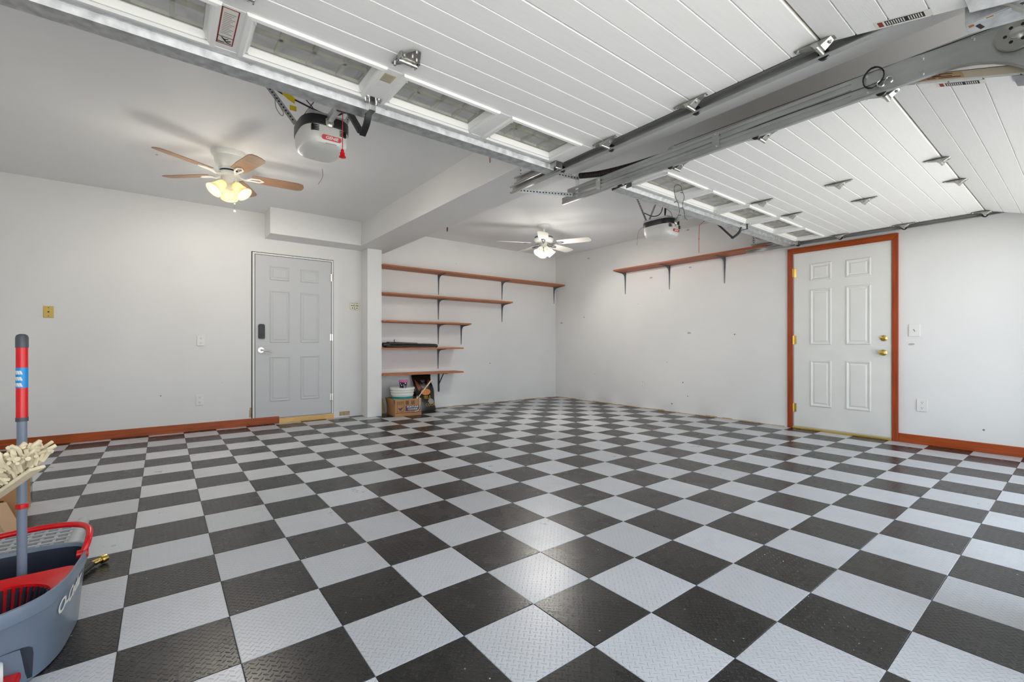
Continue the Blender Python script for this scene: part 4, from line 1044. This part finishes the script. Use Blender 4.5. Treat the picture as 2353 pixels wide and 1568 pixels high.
# ------------------------------------------------------------------ wall plates
def outlet(c, fn, label, wd=.072, ht=.116):
    O = thing('wall_outlet', fn(c[0], c[1]-ht/2, 0), label, 'outlet', 'white duplex wall outlets')
    u0, u1, v0, v1 = c[0]-wd/2, c[0]+wd/2, c[1]-ht/2, c[1]+ht/2
    MB().prism([(u0, v0), (u1, v0), (u1, v1), (u0, v1)], fn, .0005, .009).build('cover_plate', 'outlet_white', O, bevel=.002)
    for q in (-.027, .027):
        f = MB().prism([(c[0]+.017*math.cos(2*PI*k/16)*1.0, c[1]+q+.0145*math.sin(2*PI*k/16)) for k in range(16)], fn, .009, .0105).build('socket', 'outlet_white', O)
        s = MB()
        for a in (-.0065, .0065): s.prism([(c[0]+a-.0013, c[1]+q-.001), (c[0]+a+.0013, c[1]+q-.001), (c[0]+a+.0013, c[1]+q+.008), (c[0]+a-.0013, c[1]+q+.008)], fn, .0106, .0110)
        s.prism([(c[0]+.003*math.cos(2*PI*k/8), c[1]+q-.008+.003*math.sin(2*PI*k/8)) for k in range(8)], fn, .0106, .0110)
        s.build('slots', 'print_black', f)
    return O
outlet((-.755, 1.032), back, 'white outlet on the back wall, upper of the pair left of the grey door')
outlet((-.765, .352), back, 'white outlet on the back wall near the baseboard, lower of the pair')
outlet((3.322, .382), right, 'small white outlet low on the side wall under the brown shelf')
o4 = outlet((.051, .386), right, 'white outlet low on the wall right of the white door', .080, .118)
sw = thing('blank_wall_plate', (XR, .108, 1.065), 'white blank wall plate above the outlet right of the white door', 'wall plate')
MB().prism([(.066, 1.066), (.151, 1.066), (.151, 1.188), (.066, 1.188)], right, .0005, .010).build('plate', 'outlet_white', sw, bevel=.002)
MB().prism([(.100, 1.118), (.107, 1.112), (.120, 1.138), (.112, 1.140)], right, .0101, .0106).build('scuff', 'print_grey', sw)
bp = thing('blank_wall_plate', (-1.988, YB, 1.25), 'yellow brass wall plate on the back wall at left', 'wall plate')
MB().prism([(-2.024, 1.250), (-1.952, 1.250), (-1.952, 1.364), (-2.024, 1.364)], back, .0005, .006).build('plate', 'plate_brass', bp, bevel=.0015)
h = MB()
for z, r in ((1.347, .004), (1.307, .007), (1.266, .004)): h.cyl((-1.988, YB-.006, z), (-1.988, YB-.0066, z), r, 12)
h.build('hole', 'print_black', bp)
for k, xx in enumerate((.968, 1.032)):
    rm = thing('door_remote', (xx, YB, 1.47), ('cream garage remote on the wall beside the grey door, nearer the door', 'cream garage remote on the wall beside the grey door, nearer the column')[k], 'remote control', 'cream remotes on the wall')
    po = [(xx+.028*math.copysign(abs(math.cos(a))**.6, math.cos(a)), 1.526+.055*math.copysign(abs(math.sin(a))**.7, math.sin(a))) for a in [2*PI*q/28 for q in range(28)]]
    MB().prism(po, back, .0005, .022).build('case', 'plastic_cream', rm, bevel=.004)
    b = MB()
    for u, v in ((-.010, 1.528), (.010, 1.528), (0, 1.495)): b.prism([(xx+u-.005, v-.007), (xx+u+.005, v-.007), (xx+u+.005, v+.007), (xx+u-.005, v+.007)], back, .022, .025)
    b.build('buttons', 'print_black' if k == 0 else 'print_black', rm)
    MB().prism([(xx-.016, 1.556), (xx+.016, 1.556), (xx+.016, 1.564), (xx-.016, 1.564)], back, .022, .0235).build('clip', 'print_grey', rm)

# ------------------------------------------------------------------ mop bucket and clutter at the left
MBK = thing('mop_bucket', (-1.50, 1.08, 0), 'grey mop bucket with red wringer and red bail handle', 'mop bucket')
out_ = [(-1.500, .800), (-1.440, .822), (-1.378, .885), (-1.342, .985), (-1.328, 1.10), (-1.320, 1.22), (-1.330, 1.30), (-1.385, 1.340), (-1.50, 1.352), (-1.615, 1.340), (-1.670, 1.30), (-1.680, 1.22), (-1.672, 1.10), (-1.658, .985), (-1.622, .885), (-1.560, .822)]
ol = [Vector((p.x, p.y, 0)) for p in catmull([(a, b, 0) for a, b in out_], 5)]
ctr = Vector((-1.50, 1.10, 0))
def bring(scale, z, dy=0): return [ctr+(p-ctr)*scale+Vector((0, dy, z)) for p in ol]
HB = .245
MB().loft([bring(.84, .012, .01), bring(.87, .004, .01), bring(.88, .03, .01), bring(.965, HB-.045), bring(.972, HB-.042), bring(1.0, HB-.040), bring(1.008, HB-.004), bring(1.0, HB), bring(.965, HB), bring(.955, HB-.006), bring(.94, HB-.03), bring(.84, .03, .01)], True, True).build('bucket_body', 'bucket_grey', MBK, smooth=True)
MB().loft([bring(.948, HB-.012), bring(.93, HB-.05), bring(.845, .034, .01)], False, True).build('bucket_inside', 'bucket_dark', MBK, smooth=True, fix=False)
# red wringer plate over the front half, with ribbed basket
WC = Vector((-1.50, .972, 0)); hole = []
n = len(ol); pl_ = []
for k in range(64):
    a = 2*PI*k/64; d = Vector((math.cos(a), math.sin(a), 0))
    best = None
    for i in range(n):
        p, q = ctr+(ol[i]-ctr)*.950, ctr+(ol[(i+1) % n]-ctr)*.950
        e = q-p; den = d.x*e.y-d.y*e.x
        if abs(den) < 1e-9: continue
        t = ((p.x-WC.x)*e.y-(p.y-WC.y)*e.x)/den; s_ = ((p.x-WC.x)*d.y-(p.y-WC.y)*d.x)/den
        if t > 0 and 0 <= s_ <= 1 and (best is None or t < best): best = t
    t = best or .1
    if d.y > 0: t = min(t, .145/d.y)
    pl_.append(WC+d*t); hole.append(WC+Vector((.122*math.cos(a), .110*math.sin(a), 0)))
up = lambda L, z, s=1.: [WC+(p-WC)*s+Vector((0, 0, z)) for p in L]
MB().loft([up(pl_, HB-.030), up(pl_, HB-.010), up(hole, HB-.020, 1.06), up(hole, HB-.024), up(hole, HB-.045, .97)], False, False).build('wringer_plate', 'red_plastic', MBK, smooth=True, fix=False)
bk_ = MB()
for k in range(40):
    a = 2*PI*k/40; c_, s_ = math.cos(a), math.sin(a)
    p0 = WC+Vector((.119*c_, .107*s_, HB-.03)); p1 = WC+Vector((.095*c_, .085*s_, HB-.17)); bk_.bar(p0, p1, .007, .010, (c_, s_, 0))
bk_.build('basket_ribs', 'bucket_dark', MBK)
MB().loft([up(hole, HB-.04, 1.0), up(hole, HB-.18, .8)], False, True).build('basket', 'red_paint', MBK, smooth=True, fix=False)
bail = catmull([(-1.330, 1.215, HB-.012), (-1.318, 1.235, HB+.025), (-1.322, 1.30, HB+.048), (-1.36, 1.36, HB+.054), (-1.44, 1.392, HB+.054), (-1.56, 1.392, HB+.050), (-1.64, 1.36, HB+.046), (-1.678, 1.30, HB+.040), (-1.682, 1.235, HB+.02), (-1.670, 1.215, HB-.012)], 6, False)
MB().tube(bail, [.010]*len(bail), 10).build('bail_handle', 'red_plastic', MBK, smooth=True)
MB().cyl((-1.345, 1.215, HB-.012), (-1.315, 1.215, HB-.012), .014, 14).build('pivot', 'red_plastic', MBK, smooth=True)
# lettering wrapped on the side, running up along the rim
cum = [0]
side_pts = [ctr+(p-ctr)*.955 for p in ol[4:40]]
for i in range(1, len(side_pts)): cum.append(cum[-1]+(side_pts[i]-side_pts[i-1]).length)
def on_side(s, z, d):
    k = 0
    while k < len(cum)-2 and cum[k+1] < s: k += 1
    t = (s-cum[k])/(cum[k+1]-cum[k]); p = side_pts[k].lerp(side_pts[k+1], t); tn = (side_pts[k+1]-side_pts[k]).normalized()
    nrm = Vector((tn.y, -tn.x, 0)); sc2 = .88+(.965-.88)*(z-.03)/(HB-.075); q = ctr+(p-ctr)*(sc2/.955)
    return (q.x+nrm.x*d, q.y+nrm.y*d, z)
sm = .5*cum[-1]
lettering('brand_lettering', 'O-Cedar', .060, lambda x, y, z: on_side(.262+x*.95, .170+y+.06*x, .0025+z), 'sticker_white', MBK, 1.0, .0012, .25)
# pedal and caster at the front; the shaded opening is a painted dark patch
rc = MB(); poly = []
for k in range(13): a = PI*k/12; poly.append((.03-.10*math.cos(a), .085+.04*max(0, math.sin(a))**.6))
poly = [(-.07, .012)]+poly+[(.13, .012)]
def on_front(a, z, d):
    s = a
    n2 = len(ol); L = 0; i = 0; st = 1 if s >= 0 else -1; idx = 0; rem = abs(s)
    while rem > 0:
        p, q = ol[idx % n2], ol[(idx+st) % n2]; L = (q-p).length
        if rem <= L: p = p.lerp(q, rem/L); break
        rem -= L; idx += st
    else: p = ol[idx % n2]
    sc2 = .88+(.965-.88)*(z-.03)/(HB-.075); q = ctr+(p-ctr)*sc2; d_ = (p-ctr).normalized()
    return (q.x+d_.x*d, q.y+d_.y*d+.004, z)
MB().prism(poly, on_front, .001, .003).build('recess_shade', 'bucket_dark', MBK)
MB().lathe([(.006, -.012), (.026, -.012), (.030, -.006), (.030, .006), (.026, .012), (.006, .012)], 20, (-1.462, .832, .080), mx_axis((1, .2, 0))).build('gear_wheel', 'plastic_white', MBK, smooth=True)
MB().box(-1.50, -1.420, .76, .86, .034, .058).box(-1.49, -1.425, .74, .78, .030, .052).build('foot_pedal', 'red_plastic', MBK, bevel=.006)
MB().lathe([(.008, -.012), (.024, -.012), (.026, 0), (.024, .012), (.008, .012)], 20, (-1.445, .86, .026), mx_axis((1, .3, 0))).build('caster', 'bracket_grey', MBK, smooth=True)

MP = thing('mop', (-1.474, 1.187, .03), 'upright mop handle with red grip and blue label, standing in the bucket', 'mop')
mx_, my_ = -1.474, 1.187
zpx = lambda y: .973-(y-795)*1.5/1037.9
def seg(name, ya, yb, r, m, top=False, n=20):
    prof = [(r, zpx(yb)), (r, zpx(ya)-(.012 if top else 0))]
    if top: prof += [(r*.85, zpx(ya)-.004), (r*.45, zpx(ya)), (.001, zpx(ya)-.003)]
    return MB().lathe(prof, n, (mx_, my_, 0)).build(name, m, MP, smooth=True)
seg('cap', 768, 799, .0158, 'cap_grey', True); seg('grip', 797, 846, .0145, 'red_plastic'); seg('grip_label', 845, 891, .0149, 'label_blue')
seg('grip', 890, 961, .0145, 'red_plastic'); seg('collar', 959, 968, .0155, 'cap_grey')
MB().lathe([(.0125, .04), (.0125, zpx(966))], 20, (mx_, my_, 0)).build('pole', 'pole_grey', MP, smooth=True)
MB().lathe([(.0125, zpx(1168)), (.0155, zpx(1167)), (.0155, zpx(1157)), (.0125, zpx(1156))], 20, (mx_, my_, 0)).build('stop_ring', 'red_plastic', MP, smooth=True)
fw = Vector((-math.sin(YAW)*1, -math.cos(YAW), 0)); sd = Vector((math.cos(YAW), -math.sin(YAW), 0))
lt = MB()
for zc in (852, 866, 880):
    for a in (-.2, .25, .65):
        d = fw*math.cos(a)+sd*math.sin(a); p = Vector((mx_, my_, zpx(zc+4)))+d*.0150; lt.obox(p, d.cross(Vector((0, 0, 1)))*.0026, Vector((0, 0, .006))+d.cross(Vector((0, 0, 1)))*.002, d*.0004)
lt.build('label_print', 'sticker_white', MP)
MB().lathe([(.070, .036), (.078, .042), (.05, .055), (.018, .075), (.0125, .09)], 20, (mx_, my_, 0)).build('mop_hub', 'red_plastic', MP, smooth=True)

DM = thing('dust_mop', (-1.70, .80, 0), 'cream cotton dust mop head propped upside down beside the bucket', 'dust mop')
A = Vector((-1.385, .842, .628)); B_ = Vector((-1.60, 1.01, .440)); dr = (A-B_).normalized()
MB().tube([B_.lerp(A, .3)+Vector((0, 0, -.01)), (-1.70, .86, .25), (-1.80, .80, .012)], .012, 10).build('handle', 'pole_grey', DM, smooth=True)
nrm = dr.cross(Vector((math.sin(YAW), math.cos(YAW), 0))).normalized()
if nrm.z < 0: nrm = -nrm
crs = dr.cross(nrm).normalized()
MB().obox((A+B_)/2, (A-B_)/2, crs*.022, nrm*.005).build('backing', 'cotton', DM, bevel=.003)
fg = MB(); random.seed(3)
for k in range(640):
    t = random.uniform(.0, 1.02); sdw = random.uniform(-1, 1)
    p = B_.lerp(A, t)+crs*.034*sdw+nrm*random.uniform(.002, .055)
    ln = random.uniform(.026, .050); d = (nrm*random.uniform(.35, 1)+crs*sdw*random.uniform(.3, 1.0)+dr*(random.uniform(-.4, .5)+(.9 if t > .9 else 0))).normalized()
    d2 = (d+Vector((random.uniform(-.4, .4), random.uniform(-.4, .4), -.45))).normalized()
    q = p+d*ln*.6; e = q+d2*ln*.5; r = random.uniform(.0042, .0062)
    fg.tube([p, q, e], [r, r*1.15, r*1.05], 6)
fo = fg.build('yarn_fringe', 'cotton', DM, smooth=True); fo['kind'] = 'stuff'

CX = thing('cardboard_box', (-1.95, 2.78, 0), 'printed brown cardboard box at the left edge behind the mop', 'box')
MB().box(-2.20, -1.735, 2.60, 2.95, .001, .235).build('carton', 'cardboard', CX, bevel=.002)
fr_ = lambda a, b, d: (-1.735+d, a, b)
pr_ = MB()
for zz, a0, a1 in ((.155, 2.64, 2.80), (.138, 2.64, 2.78), (.121, 2.66, 2.80), (.105, 2.65, 2.76)): pr_.prism([(a0, zz), (a1, zz), (a1, zz+.009), (a0, zz+.009)], fr_, .0003, .0008)
pr_.box(-2.0, -1.78, 2.5992, 2.5998, .13, .14).box(-2.0, -1.80, 2.5992, 2.5998, .10, .11)
pr_.build('print', 'print_brown', CX)
CX2 = thing('cardboard_box', (-1.95, 2.2, 0), 'pale cardboard flap box at the left edge in front of the brown box', 'box')
MB().prism([(-2.15, .001), (-1.700, .001), (-1.755, .150), (-2.15, .150)], lambda a, b, d: (a, 2.30+d, b), 0, .22).build('carton', 'cardboard_light', CX2, bevel=.002)
WB = thing('plastic_bottle', (-1.80, 3.07, 0), 'clear teal plastic bottle behind the brown box', 'bottle')
MB().lathe([(.030, .001), (.034, .01), (.034, .15), (.030, .17), (.014, .20), (.013, .22)], 20, (-1.772, 3.02, 0)).build('bottle_body', 'clear_plastic', WB, smooth=True)
MB().lathe([(.015, .212), (.015, .232), (.001, .233)], 16, (-1.772, 3.02, 0)).build('bottle_cap', 'tub_teal', WB, smooth=True)

GR = thing('grid_shelf', (-1.66, 1.9, 0), 'grey slatted plastic shelf panel on the floor behind the bucket', 'shelf panel')
gx0, gx1, gy0, gy1, gz = -1.98, -1.425, 1.62, 2.155, .095
for q in (gy0, gy1-.030): MB().box(gx0, gx1, q, q+.030, .0, gz).build('side_rail', 'rack_grey', GR, bevel=.004)
MB().cyl((gx1, gy0-.004, gz-.018), (gx1, gy1+.012, gz-.018), .024, 18).box(gx1-.02, gx1+.012, gy0, gy1, .0, gz-.02).build('end_bar', 'rack_grey', GR, smooth=True)
k = gx0+.02; sl = MB()
while k < gx1-.02:
    MB().box(k, k+.012, gy0+.02, gy1-.02, gz-.024, gz-.004).build('slat', 'rack_grey', GR); k += .046
k = gy0+.03
while k < gy1-.03:
    MB().box(gx0, gx1, k, k+.016, gz-.020, gz-.001).build('cross_slat', 'rack_grey', GR); k += .052
HO = thing('garden_hose', (-1.36, 1.70, 0), 'short black hose end with brass coupling on the floor', 'hose')
MB().tube(catmull([(-1.46, 1.47, .014), (-1.405, 1.53, .014), (-1.372, 1.62, .015), (-1.345, 1.70, .018)], 6, False), .0105, 12).build('hose', 'rubber', HO, smooth=True)
hd = Vector((.055, .045, .002)).normalized(); hm = Vector((0, 0, 1)).rotation_difference(hd).to_matrix()
MB().lathe([(.0115, 0), (.0125, .02), (.011, .022), (.011, .034), (.0165, .036), (.0175, .042), (.0165, .058), (.013, .060), (.010, .060)], 20, (-1.350, 1.696, .0185), hm).build('brass_coupling', 'brass', HO, smooth=True)
